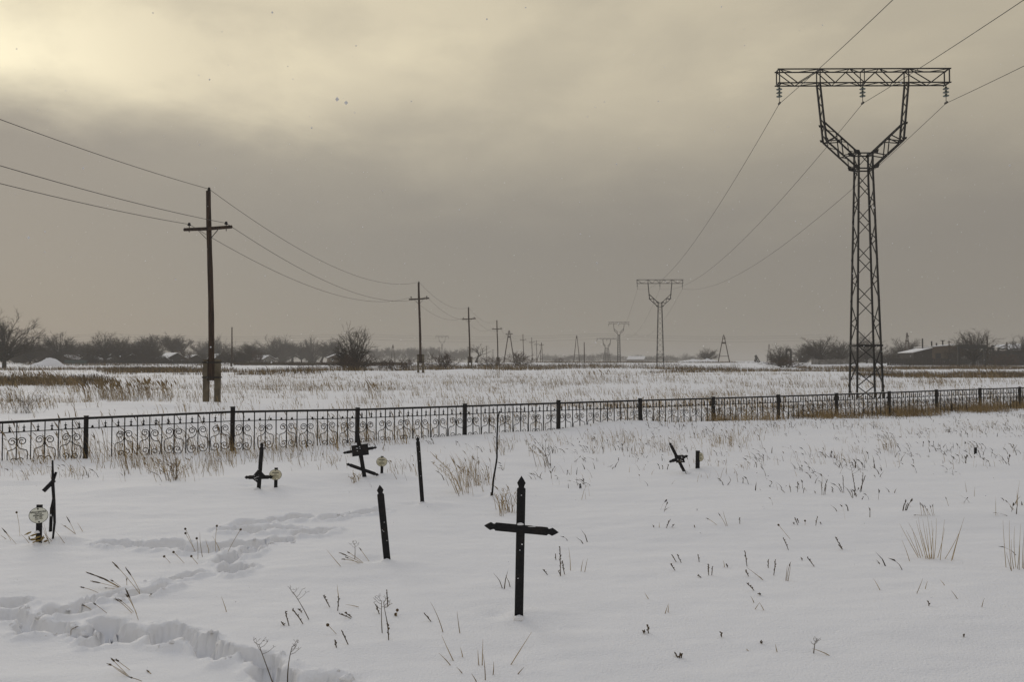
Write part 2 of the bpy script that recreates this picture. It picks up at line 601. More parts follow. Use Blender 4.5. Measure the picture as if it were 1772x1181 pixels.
def hgt(x, y, prints=True):
    x = np.asarray(x, dtype=np.float64)
    y = np.asarray(y, dtype=np.float64)
    d = np.sqrt(x * x + y * y)
    near = 1 - sstep(d, 200, 500)
    z = 0.05 * fbm(x * 0.16 + 3, y * 0.28 + 9, 3, 3)
    z = z + 0.026 * fbm(x * 0.7, y * 1.9, 4, 21)
    z = z + 0.007 * fbm(x * 3.1, y * 5.2, 3, 27) * (1 - sstep(d, 12, 22))
    beyond = sstep((x - FA.x) * FNRM.x + (y - FA.y) * FNRM.y, 0.4, 4.0)
    z = z + beyond * near * (0.13 * fbm(x * 0.10, y * 0.22, 4, 41) + 0.05 * fbm(x * 0.55, y * 0.9, 3, 55))
    z = z * (0.35 + 0.65 * near)
    z = z + 0.60 * sstep(y, 42, 80) + 0.95 * sstep(y, 120, 215)
    for bx, by, rx, ry, hh, a in BUMPS:
        c, s = math.cos(a), math.sin(a)
        u = ((x - bx) * c + (y - by) * s) / rx
        v = (-(x - bx) * s + (y - by) * c) / ry
        z = z + hh * np.exp(-(u * u + v * v))
    # footprints
    box = (y > 3.0) & (y < 11.0) & (x > -7.5) & (x < 1.0)
    if prints and np.any(box):
        xs, ys = x[box], y[box]
        wx = xs + 0.065 * fbm(xs * 6, ys * 6, 4, 71, 0.6)
        wy = ys + 0.065 * fbm(xs * 6 + 40, ys * 6, 4, 73, 0.6)
        pit = np.zeros_like(xs)
        rim = np.zeros_like(xs)
        msk = np.zeros_like(xs)
        for cx, cy_, th, la, wb, dp in PITS:
            c, s = math.cos(th), math.sin(th)
            u = ((wx - cx) * c + (wy - cy_) * s) / la
            v = (-(wx - cx) * s + (wy - cy_) * c) / wb
            q = np.sqrt(u * u + v * v)
            pit = np.minimum(pit, -dp * (1 - sstep(q, 0.72, 1.05)))
            rim = np.maximum(rim, 0.034 * np.exp(-((q - 1.3) / 0.27) ** 2))
            msk = np.maximum(msk, 1 - sstep(q, 1.0, 2.0))
        inside = np.clip(-pit / 0.12, 0, 1)
        crumb = fbm(xs * 8, ys * 8, 4, 91, 0.65)
        z[box] = z[box] + pit + rim * (1 - inside) * (0.6 + 0.9 * crumb) + msk * (0.022 + 0.055 * inside) * crumb
    return z


def h1(x, y):
    return float(hgt(np.array([x]), np.array([y]))[0])


def ground(px, py, prints=False):
    z = 0.0
    for _ in range(5):
        p = flat(px, py, z)
        z = float(hgt(np.array([p.x]), np.array([p.y]), prints)[0])
    return Vector((p.x, p.y, z))


def at(px, Y, z=None):
    x = (px - 886.0) / FPX * Y
    return Vector((x, Y, h1(x, Y) if z is None else z))


def pt(px, py, Y):
    d = ray(px, py)
    t = Y / d.y
    return Vector((d.x * t, Y, CAM_H + d.z * t))


# ------------------------------------------------------------------ the ground
def axis(lo_f, hi_f, fine, g_neg, lo, g_pos, hi):
    a = list(np.arange(lo_f, hi_f, fine))
    s, p = fine, a[-1]
    while p < hi:
        s *= 1 + g_pos
        p += s
        a.append(p)
    s, p = fine, a[0]
    neg = []
    while p > lo:
        s *= 1 + g_neg
        p -= s
        neg.append(p)
    return np.array(neg[::-1] + a)


gx = axis(-5.6, 0.4, 0.022, 0.026, -2000, 0.024, 2000)
gy = axis(3.1, 9.0, 0.024, 0.10, -100, 0.0165, 2400)
X, Y = np.meshgrid(gx, gy)
Z = hgt(X.ravel(), Y.ravel())
nx, ny = len(gx), len(gy)
idx = np.arange(nx * ny, dtype=np.int32).reshape(ny, nx)
q = np.stack([idx[:-1, :-1], idx[:-1, 1:], idx[1:, 1:], idx[1:, :-1]], axis=-1).reshape(-1, 4)
me = bpy.data.meshes.new('snow_field')
me.vertices.add(nx * ny)
me.vertices.foreach_set('co', np.stack([X.ravel(), Y.ravel(), Z], axis=1).astype(np.float32).ravel())
me.loops.add(q.size)
me.loops.foreach_set('vertex_index', q.ravel())
me.polygons.add(len(q))
me.polygons.foreach_set('loop_start', np.arange(0, q.size, 4, dtype=np.int32))
me.polygons.foreach_set('loop_total', np.full(len(q), 4, dtype=np.int32))
me.polygons.foreach_set('use_smooth', np.ones(len(q), dtype=bool))
me.materials.append(M['snow'])
me.update(calc_edges=True)
tag(link('snow_field', me), kind='structure')

# clods of snow kicked up along the footprints
rc = random.Random(77)
V_, T_, ofs = [], [], 0
nr, nh = 8, 4
ring_t = [(i * nr + j, i * nr + (j + 1) % nr, (i + 1) * nr + (j + 1) % nr) for i in range(nh) for j in range(nr)] + \
         [(i * nr + j, (i + 1) * nr + (j + 1) % nr, (i + 1) * nr + j) for i in range(nh) for j in range(nr)]
ring_t = np.array(ring_t)
spots_c = []
for cx_, cy_, th_, la_, wb_, dp_ in PITS:
    for k_ in range(rc.randint(3, 7)):
        a_ = rc.uniform(0, 6.28)
        q_ = rc.choice((rc.uniform(0.0, 0.8), rc.uniform(1.0, 1.7)))
        u_, v_ = la_ * q_ * math.cos(a_), wb_ * q_ * math.sin(a_)
        spots_c.append((cx_ + u_ * math.cos(th_) - v_ * math.sin(th_), cy_ + u_ * math.sin(th_) + v_ * math.cos(th_), rc.choice((0.009, 0.012, 0.016, 0.022, 0.028 if q_ < 0.9 else 0.014))))
zc_ = hgt(np.array([p_[0] for p_ in spots_c]), np.array([p_[1] for p_ in spots_c]))
for (x_, y_, r_), z_ in zip(spots_c, zc_):
    pts_ = []
    ex, ey, ez, ro = rc.uniform(0.8, 1.5), rc.uniform(0.7, 1.1), rc.uniform(0.55, 1.0), rc.uniform(0, 6.28)
    for i in range(nh + 1):
        th_ = math.pi * (0.02 + 0.62 * i / nh)
        for j in range(nr):
            ph_ = 2 * math.pi * j / nr + ro
            f_ = r_ * rc.uniform(0.72, 1.22)
            a0, b0 = f_ * ex * math.sin(th_) * math.cos(ph_), f_ * ey * math.sin(th_) * math.sin(ph_)
            pts_.append((x_ + a0 * math.cos(ro) - b0 * math.sin(ro), y_ + a0 * math.sin(ro) + b0 * math.cos(ro), z_ - 0.3 * r_ + f_ * ez * math.cos(th_)))
    V_ += pts_
    T_.append(ring_t + ofs)
    ofs += len(pts_)
tag(link('snow_clods', mesh_np('snow_clods', np.array(V_), np.concatenate(T_)[:, ::-1], [M['snow']], None, True)), 'loose clods of snow kicked up along the footprint trail', 'snow clods', kind='stuff')

# haze: the snowy air over the plain
hz = MB()
hz.box((-2150, -140, -3.0), (2150, 2560, 20.0))
hm = bpy.data.materials.new('haze')
hm.use_nodes = True
hn, hl = hm.node_tree.nodes, hm.node_tree.links
hn.clear()
vol = hn.new('ShaderNodeVolumePrincipled')
vol.inputs['Color'].default_value = (*HAZE_COLOR, 1)
vol.inputs['Density'].default_value = HAZE_DENSITY
vol.inputs['Anisotropy'].default_value = 0.1
ho = hn.new('ShaderNodeOutputMaterial')
hl.new(vol.outputs[0], ho.inputs['Volume'])
tag(hz.build('haze', hm), 'pale snowy haze over the whole plain', 'haze', kind='stuff')


# ------------------------------------------------------------------ lattice transmission tower
def lattice_tower(name, label, group):
    t = thing(name, label, 'transmission tower', group=group)
    st = M['steel']

    def half(z):                                    # half width of the body across the line
        return 0.585 + (0.31 - 0.585) * min(max(z / 10.5, 0), 1)

    def halfv(z):                                   # and along it
        return 0.43 + (0.25 - 0.43) * min(max(z / 10.5, 0), 1)
    ZB, ZT, ZI = -0.35, 10.55, 11.25
    for sx in (-1, 1):
        for sy in (-1, 1):
            k = MB()
            k.bar((sx * half(ZB), sy * halfv(ZB), ZB), (sx * half(ZT), sy * halfv(ZT), ZT), 0.072)
            k.bar((sx * half(ZT), sy * halfv(ZT), ZT), (sx * half(ZI), sy * halfv(ZI), ZI), 0.072)
            k.build('leg', st, t)
    levels = [-0.31, 0.61, 1.53, 2.45]
    n = 9
    w = [1.06 - 0.035 * i for i in range(n)]
    z = 2.45
    for i in range(n):
        z += w[i] * (ZT - 2.45) / sum(w)
        levels.append(z)
    levels.append(ZI)
    for i in range(len(levels) - 1):
        z0, z1 = levels[i], levels[i + 1]
        th = 0.036 if z1 > 2.5 else 0.045
        for f in range(4):
            rot = Matrix.Rotation(f * math.pi / 2, 3, 'Z')
            wa, wb, oa, ob = (half(z0), half(z1), halfv(z0), halfv(z1)) if f % 2 == 0 else (halfv(z0), halfv(z1), half(z0), half(z1))
            dsgn = 1 if i % 2 else -1
            o_ = 0.030 if f % 2 == 0 else 0.036
            p0 = rot @ Vector((-dsgn * wa, -oa - o_, z0))
            p1_ = rot @ Vector((dsgn * wb, -ob - o_, z1))
            bar_obj('brace', p0, p1_, th, st, t, th * 0.8)
    for zf, th in ((2.45, 0.085), (ZT, 0.06), (ZI, 0.055)):
        for f in range(4):
            rot = Matrix.Rotation(f * math.pi / 2, 3, 'Z')
            wa, oa = (half(zf), halfv(zf)) if f % 2 == 0 else (halfv(zf), half(zf))
            e = 0.0 if f % 2 == 0 else 0.003
            bar_obj('horizontal_brace', rot @ Vector((-wa - 0.05, -oa - 0.04, zf + e)), rot @ Vector((wa + 0.05, -oa - 0.04, zf + e)), th * 0.7, st, t, th)
    # yoke
    for sx in (-1, 1):
        colz = [(1.72, 11.85), (1.80, 12.70), (1.97, 14.50)]
        for sy in (-1, 1):
            k = MB()
            k.bar((sx * 0.33, sy * 0.26, 10.55), (sx * 1.72, sy * 0.20, 11.85), 0.06)
            k.build('yoke_chord', st, t)
            k = MB()
            k.bar((sx * 0.30, sy * 0.25, 11.25), (sx * 1.80, sy * 0.20, 12.70), 0.06)
            k.build('yoke_chord', st, t)
            k = MB()
            for i in range(2):
                k.bar((sx * colz[i][0], sy * 0.20, colz[i][1]), (sx * colz[i + 1][0], sy * 0.20, colz[i + 1][1]), 0.072)
            k.build('yoke_post', st, t)

            def lo(q_):
                return Vector((sx * (0.33 + 1.39 * q_), sy * (0.26 - 0.06 * q_), 10.55 + 1.30 * q_))

            def up(q_):
                return Vector((sx * (0.30 + 1.50 * q_), sy * (0.25 - 0.05 * q_), 11.25 + 1.45 * q_))
            for qa, qb in ((0.47, 0.02), (0.47, 0.52), (0.98, 0.44), (0.98, 0.58)):
                bar_obj('yoke_brace', lo(qa), up(qb), 0.04, st, t)
        # lacing between the front and the back frames
        for fn, m_ in ((0, 6), (1, 6)):
            for i in range(m_):
                q0, q1 = i / m_, (i + 1) / m_
                if fn == 0:
                    pa = Vector((sx * (0.33 + 1.39 * q0), (1 if i % 2 else -1) * (0.26 - 0.06 * q0), 10.55 + 1.30 * q0))
                    pb = Vector((sx * (0.33 + 1.39 * q1), (-1 if i % 2 else 1) * (0.26 - 0.06 * q1), 10.55 + 1.30 * q1))
                else:
                    pa = Vector((sx * (0.30 + 1.50 * q0), (1 if i % 2 else -1) * (0.25 - 0.05 * q0), 11.25 + 1.45 * q0))
                    pb = Vector((sx * (0.30 + 1.50 * q1), (-1 if i % 2 else 1) * (0.25 - 0.05 * q1), 11.25 + 1.45 * q1))
                bar_obj('yoke_brace', pa, pb, 0.03, st, t)
        for i in range(7):
            q0, q1 = i / 7, (i + 1) / 7
            pa = Vector((sx * (1.72 + 0.25 * q0), (1 if i % 2 else -1) * 0.20, 11.85 + 2.65 * q0))
            pb = Vector((sx * (1.72 + 0.25 * q1), (-1 if i % 2 else 1) * 0.20, 11.85 + 2.65 * q1))
            bar_obj('yoke_brace', pa, pb, 0.032, st, t)
        for sy in (-1, 1):
            for (gu, gz, gr) in ((0.42, 10.62, 0.17), (0.40, 11.30, 0.17), (1.74, 11.92, 0.11), (1.79, 12.62, 0.11)):
                k = MB()
                yy = sy * (0.31 if gu < 1 else 0.25)
                k.outline([(-gr, -gr * 0.6), (gr * 0.7, -gr * 0.3), (gr, gr * 0.7), (-gr * 0.6, gr * 0.5)] if sx > 0 else
                          [(gr, -gr * 0.6), (gr * 0.6, gr * 0.5), (-gr, gr * 0.7), (-gr * 0.7, -gr * 0.3)],
                          (sx * gu, yy, gz), (1, 0, 0), (0, 0, 1), 0.014)
                k.build('gusset_plate', st, t)
    # crossarm
    UE, V, Z0, Z1 = 3.86, 0.22, 14.52, 15.16
    for sy in (-1, 1):
        for zz in (Z0, Z1):
            bar_obj('crossarm_chord', (-UE, sy * V, zz), (UE, sy * V, zz), 0.048, st, t)
    stations = [-UE + 0.08, -2.97, -1.97, -1.30, -0.66, 0.0, 0.66, 1.30, 1.97, 2.97, UE - 0.08]
    for sy in (-1, 1):
        for i in range(10):
            zz = (Z1, Z0) if i % 2 == 0 else (Z0, Z1)
            if i >= 5:
                zz = (Z0, Z1) if i % 2 == 1 else (Z1, Z0)
            bar_obj('crossarm_brace', (stations[i], sy * (V + 0.004), zz[0]), (stations[i + 1], sy * (V + 0.004), zz[1]), 0.036, st, t)
        for u_ in (-UE + 0.08, -1.97, 0.0, 1.97, UE - 0.08):
            bar_obj('crossarm_brace', (u_, sy * V, Z0), (u_, sy * V, Z1), 0.045 if abs(u_) > 0.1 else 0.032, st, t)
    for zz in (Z0, Z1):
        for i in range(10):
            sg = 1 if i % 2 else -1
            bar_obj('crossarm_brace', (stations[i], sg * V, zz - 0.012), (stations[i + 1], -sg * V, zz - 0.012), 0.03, st, t)
        for u_ in (-UE + 0.06, -1.95, 0.02, 1.99, UE - 0.06):
            bar_obj('crossarm_brace', (u_, -V, zz + 0.004), (u_, V, zz + 0.004), 0.05, st, t)
    # insulator strings
    for u_ in (-3.73, 0.0, 3.73):
        k = MB()
        k.bar((u_, -V, 14.485), (u_, V, 14.485), 0.05)
        k.tube([(u_, 0, 14.48), (u_, 0, 13.66)], 0.014, 6)
        k.box((u_ - 0.03, -0.11, 13.60), (u_ + 0.03, 0.11, 13.68))
        r_ = k.build('insulator_string', st, t)
        for j in range(3):
            k = MB()
            zz = 14.33 - 0.165 * j
            k.lathe((u_, 0, zz - 0.06), [(0.03, 0), (0.115, 0.0), (0.137, 0.018), (0.125, 0.034), (0.07, 0.058), (0.05, 0.066), (0.045, 0.115), (0.02, 0.12)], 14)
            k.build('disc', M['glass_disc'], r_, smooth=False)
    return t


def far_tower(name, label, group, squat=False):
    """the same tower seen from far off: body, yoke and crossarm"""
    t = thing(name, label, 'transmission tower', group=group)
    st = M['steel']
    b0, b1, zt = (1.55, 0.62, 7.4) if squat else (0.58, 0.33, 10.55)
    k = MB()
    th = 0.15
    for sx in (-1, 1):
        for sy in (-1, 1):
            k.bar((sx * b0, sy * b0, -0.3), (sx * b1, sy * b1, zt), th)
    n = 7 if squat else 12
    for i in range(n):
        z0, z1 = zt * i / n, zt * (i + 1) / n
        a, b_ = b0 + (b1 - b0) * i / n, b0 + (b1 - b0) * (i + 1) / n
        for f in range(4):
            rot = Matrix.Rotation(f * math.pi / 2, 3, 'Z')
            k.bar(rot @ Vector((-a, -a, z0)), rot @ Vector((b_, -b_, z1)), 0.06)
            k.bar(rot @ Vector((a, -a + 0.03, z0)), rot @ Vector((-b_, -b_ + 0.03, z1)), 0.06)
    k.build('body', st, t)
    k = MB()
    e = zt + 1.3
    top = zt + 3.95
    for sx in (-1, 1):
        for sy in (-1, 1):
            k.bar((sx * b1, sy * 0.3, zt), (sx * 1.72, sy * 0.2, e), 0.1)
            k.bar((sx * b1 * 0.8, sy * 0.3, zt + 0.7), (sx * 1.8, sy * 0.2, e + 0.85), 0.1)
            k.bar((sx * 1.72, sy * 0.2, e), (sx * 1.97, sy * 0.2, top), 0.12)
        for i in range(3):
            q_ = (i + 0.5) / 3
            k.bar((sx * (b1 + (1.72 - b1) * q_), -0.25, zt + 1.3 * q_), (sx * (b1 + (1.8 - b1) * q_), -0.25, zt + 0.7 + 1.45 * q_), 0.06)
    k.build('yoke', st, t)
    k = MB()
    ue = 5.2 if squat else 3.86
    for sy in (-1, 1):
        for zz in (top, top + 0.64):
            k.bar((-ue, sy * 0.22, zz), (ue, sy * 0.22, zz), 0.08)
        for i in range(10):
            x0, x1 = -ue + 2 * ue * i / 10, -ue + 2 * ue * (i + 1) / 10
            zz = (top, top + 0.64) if i % 2 else (top + 0.64, top)
            k.bar((x0, sy * 0.225, zz[0]), (x1, sy * 0.225, zz[1]), 0.06)
    k.build('crossarm', st, t)
    k = MB()
    for u_ in (-ue + 0.13, 0, ue - 0.13):
        k.tube([(u_, 0, top), (u_, 0, top - 0.85)], [0.1, 0.08], 6)
    k.build('insulator_strings', M['glass_disc'], t)
    return t


TW_ROT = -R(0.6)
G_TW = 'lattice towers of the power line'
p1 = at(1498, 36.9)
tower1 = lattice_tower('lattice_tower', 'tall black lattice power tower nearest the iron fence, with a forked top', G_TW)
TSX = 1.04
TSZ = (pt(1498, 117.5, 36.9 - 0.22).z + 0.05) / 15.19
tower1.scale = (TSX, 1, TSZ)
tower1.location = (p1.x, p1.y, -0.05)
tower1.rotation_euler = (0, 0, TW_ROT)
p2 = at(1142.5, 137.0)
tower2 = copy_tree(tower1, (p2.x, p2.y, p2.z - 0.1), TW_ROT, None, 'second lattice power tower of the line, mid distance beyond the fence')
p3 = at(1071, 296.0)
tower3 = far_tower('lattice_tower', 'slender hazy lattice tower behind the mid-distance one', G_TW)
tower3.location = (p3.x, p3.y, p3.z)
tower3.rotation_euler = (0, 0, TW_ROT)
p4 = at(1050, 385.0)
tower4 = far_tower('lattice_tower', 'squat wide-legged lattice tower left of the slender hazy one', G_TW, True)
tower4.location = (p4.x, p4.y, p4.z)
tower4.rotation_euler = (0, 0, R(-28))
p5 = at(765, 470.0)
tower5 = copy_tree(tower3, (p5.x, p5.y, p5.z), R(8), (1, 1, 1.06), 'faint hazy lattice tower between two wooden poles')
p6 = at(578, 430.0)
tower6 = copy_tree(tower4, (p6.x, p6.y, p6.z), R(6), (0.75, 0.75, 1.02), 'faint hazy lattice tower left of the lone round tree')


def catenary(a, b_, sag, n):
    a, b_ = Vector(a), Vector(b_)
    pts = []
    for i in range(n + 1):
        t_ = i / n
        p = a.lerp(b_, t_)
        p.z -= 4 * sag * t_ * (1 - t_)
        pts.append(p)
    return pts


def towpt(base, u, z, rot=TW_ROT):
    return Vector((base.x + u * TSX * math.cos(rot), base.y + u * TSX * math.sin(rot), base.z + z * TSZ))


b1_, b2_, b3_ = Vector((p1.x, p1.y, -0.05)), Vector((p2.x, p2.y, p2.z - 0.1)), Vector((p3.x, p3.y, p3.z))
back = b1_ + (b1_ - b2_)
G_W = 'wires of the lattice tower line'
for u_, lab in ((-3.73, 'left wire hung from the lattice towers'), (0.0, 'middle wire hung under the towers\' crossarms'), (3.73, 'right wire hung from the lattice towers')):
    k = MB()
    P0 = towpt(back, u_, 13.62)
    P1 = towpt(b1_, u_, 13.62)
    P2 = towpt(b2_, u_, 13.62)
    P3 = towpt(b3_, u_, 13.62)
    pts = catenary(P0, P1, 2.75, 40)[:-1] + catenary(P1, P2, 2.75, 60)[:-1] + catenary(P2, P3, 6.0, 50)
    k.tube(pts, 0.0125, 5)
    tag(k.build('power_line_wire', M['wire'], smooth=True), lab, 'wire', G_W)


# ------------------------------------------------------------------ wooden poles on concrete stubs
def wooden_pole(name, label, group):
    t = thing(name, label, 'utility pole', group=group)
    k = MB()
    pts, rad = [], []
    for i in range(13):
        q_ = i / 12
        pts.append((0.0 - 0.17 * q_ + 0.03 * math.sin(q_ * 5), 0, 0.95 + 7.90 * q_))
        rad.append(0.125 - 0.028 * q_ + 0.004 * math.sin(i * 2.1))
    k.tube(pts, rad, 12)
    k.build('shaft', M['wood_pole'], t, smooth=True)
    k = MB()
    tilt = 0.02
    k.tube([(-1.13, -0.17, 7.22 - tilt), (-0.1, -0.18, 7.24), (0.86, -0.17, 7.30 + tilt)], [0.068, 0.074, 0.068], 10)
    k.build('crossarm', M['wood_pole'], t, smooth=True)
    for sx in (-1, 1):
        bar_obj('arm_brace', (-0.135 + sx * 0.42, -0.19, 7.19), (-0.125 + sx * 0.08, -0.14, 6.82), 0.035, M['steel'], t, 0.02)
    for (ux, uz, vy) in ((-0.91, 7.29, -0.17), (0.62, 7.34, -0.17), (-0.17, 8.80, 0.0)):
        k = MB()
        k.tube([(ux, vy, uz - 0.2), (ux, vy, uz + 0.16)], 0.016, 6)
        k.lathe((ux, vy, uz + 0.07), [(0.05, 0), (0.075, 0.01), (0.07, 0.045), (0.045, 0.06), (0.055, 0.085), (0.045, 0.12), (0.02, 0.13)], 10)
        k.build('insulator', M['iron'], t)
    for sx in (-1, 1):
        k = MB()
        w_, d_ = 0.105, 0.10
        x_ = sx * 0.235 + 0.03
        k.box((x_ - w_, -d_, -0.5), (x_ + w_, d_, 1.82))
        k.build('concrete_stub', M['concrete'], t)
    for zz in (1.08, 1.70):
        k = MB()
        for vy in (-0.118, 0.118):
            k.bar((-0.33, vy, zz), (0.39, vy, zz), 0.02, 0.055)
        for ux in (-0.325, 0.385):
            k.bar((ux, -0.14, zz), (ux, 0.14, zz), 0.02, 0.055)
        k.build('clamp_band', M['steel'], t)
    k = MB()
    k.box((-0.12, -0.12, 0.95), (0.165, 0.12, 1.83))
    k.build('splice_block', M['wood_pole'], t)
    return t


G_P = 'wooden cross-armed poles in a row'
POLES = []
q0 = at(366, 33.0)
pole1 = wooden_pole('utility_pole', 'nearest wooden utility pole with crossarm on two concrete stubs', G_P)
pole1.location = (q0.x, q0.y, q0.z - 0.02)
POLES.append(Vector(pole1.location))
for px, Yp, lab in ((727.5, 78.0, 'second wooden utility pole of the row, right of the lone round tree'),
                    (813, 114.0, 'third wooden utility pole of the row, in front of a hazy thin tree'),
                    (861.5, 153.0, 'fourth wooden utility pole of the row, beside the A-shaped pole'),
                    (906, 248.0, 'first small far pole right of the dark round bush'),
                    (921, 280.0, 'second small far pole right of the dark round bush'),
                    (929, 312.0, 'third small far pole, left of the braced three-legged one')):
    p_ = at(px, Yp)
    zg = p_.z
    o = copy_tree(pole1, (p_.x, p_.y, zg - 0.02), 0, None, lab)
    POLES.append(Vector(o.location))
pf = at(937, 335.0)


def a_frame(name, label, loc, spread, height, arm, bar_z=None, group=None, rotz=0.0, third=False, tie=None):
    t = thing(name, label, 'utility pole', loc, rotz, group)
    for sx in (-1, 1):
        k = MB()
        k.tube([(sx * spread / 2, 0, -0.3), (sx * 0.10, 0, height)], [0.15, 0.11], 8)
        k.build('leg', M['wood_pole'], t, smooth=True)
    if third:
        k = MB()
        k.tube([(-spread / 2 - 1.9, 0.5, -0.3), (-0.05, 0.2, height * 0.72)], [0.14, 0.11], 8)
        k.build('brace_leg', M['wood_pole'], t, smooth=True)
    if arm:
        k = MB()
        k.tube([(-arm / 2, -0.17, height - 0.95), (arm / 2, -0.17, height - 0.85)], 0.09, 8)
        k.build('crossarm', M['wood_pole'], t)
        for sx in (-1, 1):
            k = MB()
            k.lathe((sx * (arm / 2 - 0.15), -0.17, height - 0.85), [(0.03, 0), (0.09, 0.05), (0.09, 0.2), (0.03, 0.26)], 8)
            k.build('insulator', M['iron'], t)
    if bar_z:
        k = MB()
        w_ = spread / 2 * (1 - bar_z / height) + 0.12
        k.tube([(-w_, 0, bar_z), (w_, 0, bar_z)], 0.085, 6)
        k.build('tie_beam', M['wood_pole'], t)
    if tie:
        k = MB()
        w_ = spread / 2 * (1 - tie / height) + 0.16
        k.box((-w_, -0.16, tie - 0.22), (w_, 0.16, tie + 0.22))
        k.build('head_block', M['wood_pole'], t)
    k = MB()
    k.lathe((0, 0, height - 0.02), [(0.03, 0), (0.1, 0.05), (0.1, 0.2), (0.03, 0.26)], 8)
    k.build('insulator', M['iron'], t)
    return t


G_A = 'A-shaped wooden poles'
pa = at(881, 215.0)
a_frame('a_frame_pole', 'A-shaped wooden pole behind the fourth pole, above the dark round bush', pa, 2.9, 8.6, 1.9, None, G_A, 0, False, 7.0)
a_frame('a_frame_pole', 'three-legged braced wooden pole at the far end of the pole row', pf, 1.1, 8.4, 1.9, 1.6, G_A, 0, True)
a_frame('a_frame_pole', 'hazy A-shaped pole left of the lone stick pole in mid field', at(998, 300.0), 2.4, 10.2, None, 3.0, G_A, 0, False, 9.5)
a_frame('a_frame_pole', 'A-shaped pole with tie beam alone on the snow right of the second tower', at(1252.5, 222.0), 3.4, 7.7, 0.9, 1.9, G_A, 0, False, 5.6)
a_frame('a_frame_pole', 'A-shaped pole just right of the nearest lattice tower', at(1570, 215.0), 2.3, 8.1, 0.9, 3.4, G_A, 0.3, False, 6.0)
a_frame('a_frame_pole', 'faint A-shaped pole between the lone round tree and second wooden pole', at(680, 330.0), 1.9, 7.4, 0.9, None, G_A, 0, False, 6.4)
a_frame('a_frame_pole', 'small hazy A-shaped pole above the dark brush on the right', at(1331, 330.0), 2.0, 7.6, None, 3.0, G_A)


def stick_pole(label, px, Yp, top, r=0.12, arm=None, group=None):
    p_ = at(px, Yp)
    t = thing('utility_pole', label, 'utility pole', p_, 0, group)
    hgt_ = pt(px, top, Yp).z - p_.z
    k = MB()
    k.tube([(0, 0, -0.3), (0.03, 0, hgt_ * 0.5), (0.0, 0, hgt_)], [r * 1.15, r, r * 0.8], 8)
    k.build('shaft', M['wood_pole'], t, smooth=True)
    if arm:
        for i, a_ in enumerate(arm):
            k = MB()
            k.bar((-a_ / 2, -r, hgt_ - 0.35 - i * 0.7), (a_ / 2, -r, hgt_ - 0.30 - i * 0.7), 0.1)
            k.build('crossarm', M['wood_pole'], t)
    k = MB()
    k.lathe((0, 0, hgt_ - 0.01), [(r * 0.7, 0), (r * 0.9, 0.03), (r * 0.5, 0.08)], 8)
    k.build('pole_cap', M['iron'], t)
    return t


stick_pole('bare thin pole just right of the nearest utility pole', 401, 150.0, 567, 0.13)
stick_pole('lone stick pole on the snow left of the squat tower', 1011, 260.0, 593, 0.16)
stick_pole('tiny hazy cross-armed pole below the faint tower', 760, 330.0, 601, 0.14, (1.7,))
stick_pole('tiny hazy cross-armed pole right of the third wooden pole', 842, 330.0, 599, 0.14, (1.7,))
stick_pole('tiny hazy pole with two short arms left of the fourth pole', 853, 380.0, 605, 0.14, (1.3, 1.3))
stick_pole('dark pole at the right end of the brick building', 1642.5, 172.0, 590, 0.13, (0.9, 0.8))
stick_pole('tall dark post at the right end of the pipe bridge', 1708.5, 165.0, 582, 0.17)
stick_pole('dark pole between the two pipe frames at the far right', 1742.5, 172.0, 593, 0.15, (0.7,))

# the three wires of the pole row
WP = [(-0.17, 0.0, 8.93), (-0.91, -0.17, 7.42), (0.62, -0.17, 7.47)]
prevp = POLES[0] + Vector((-2.95, -44.0, 0))
chain = [prevp] + POLES[:4] + [Vector((pa.x, pa.y, pa.z - 0.2))] + POLES[4:]
G_PW = 'wires of the wooden pole row'
for (ux, uy, uz), lab in zip(WP, ('top wire along the wooden pole row', 'left crossarm wire along the wooden pole row', 'right crossarm wire along the wooden pole row')):
    k = MB()
    pts = []
    for i in range(len(chain) - 1):
        a_, b_ = chain[i] + Vector((ux, uy, uz)), chain[i + 1] + Vector((ux, uy, uz))
        L_ = (b_ - a_).length
        sg = (1.05 if i == 0 else 1.45) * (L_ / 44.0) ** 1.6
        seg = catenary(a_, b_, min(sg, 1.6), 40 if i < 3 else 14)
        pts += seg if i == len(chain) - 2 else seg[:-1]
    k.tube(pts, 0.0105, 5)
    tag(k.build('pole_wire', M['wire'], smooth=True), lab, 'wire', G_PW)
# faint far wires crossing the horizon
for i, (zz, Yp, lab) in enumerate(((13.6, 395.0, 'lowest of the faint far wires above the horizon'), (15.2, 400.0, 'middle of the faint far wires above the horizon'), (16.4, 405.0, 'uppermost of the faint far wires above the horizon'))):
    k = MB()
    pts = []
    xs_ = [-330, -205, -80, 45, 170]
    for j in range(4):
        pts += catenary((xs_[j], Yp, zz), (xs_[j + 1], Yp, zz), 1.6, 14)[:-1]
    k.tube(pts, 0.03, 4)
    tag(k.build('far_wire', M['wire']), lab, 'wire', 'faint far wires')

# ------------------------------------------------------------------ ornamental iron fence
RAILH = {-1: .62, 0: .68, 1: .715, 2: .685, 3: .69, 4: .695, 5: .70, 6: .70, 7: .70, 8: .706, 9: .715, 10: .73, 11: .74, 12: .745, 13: .75}
POSTX = {1: 0.065, 3: 0.02, 4: 0.035, 5: 0.02, 7: 0.015}
fence = thing('iron_fence', 'long low black iron fence with scrollwork panels across the snow', 'fence', FA)
fang = math.atan2(FSTEP.y, FSTEP.x)


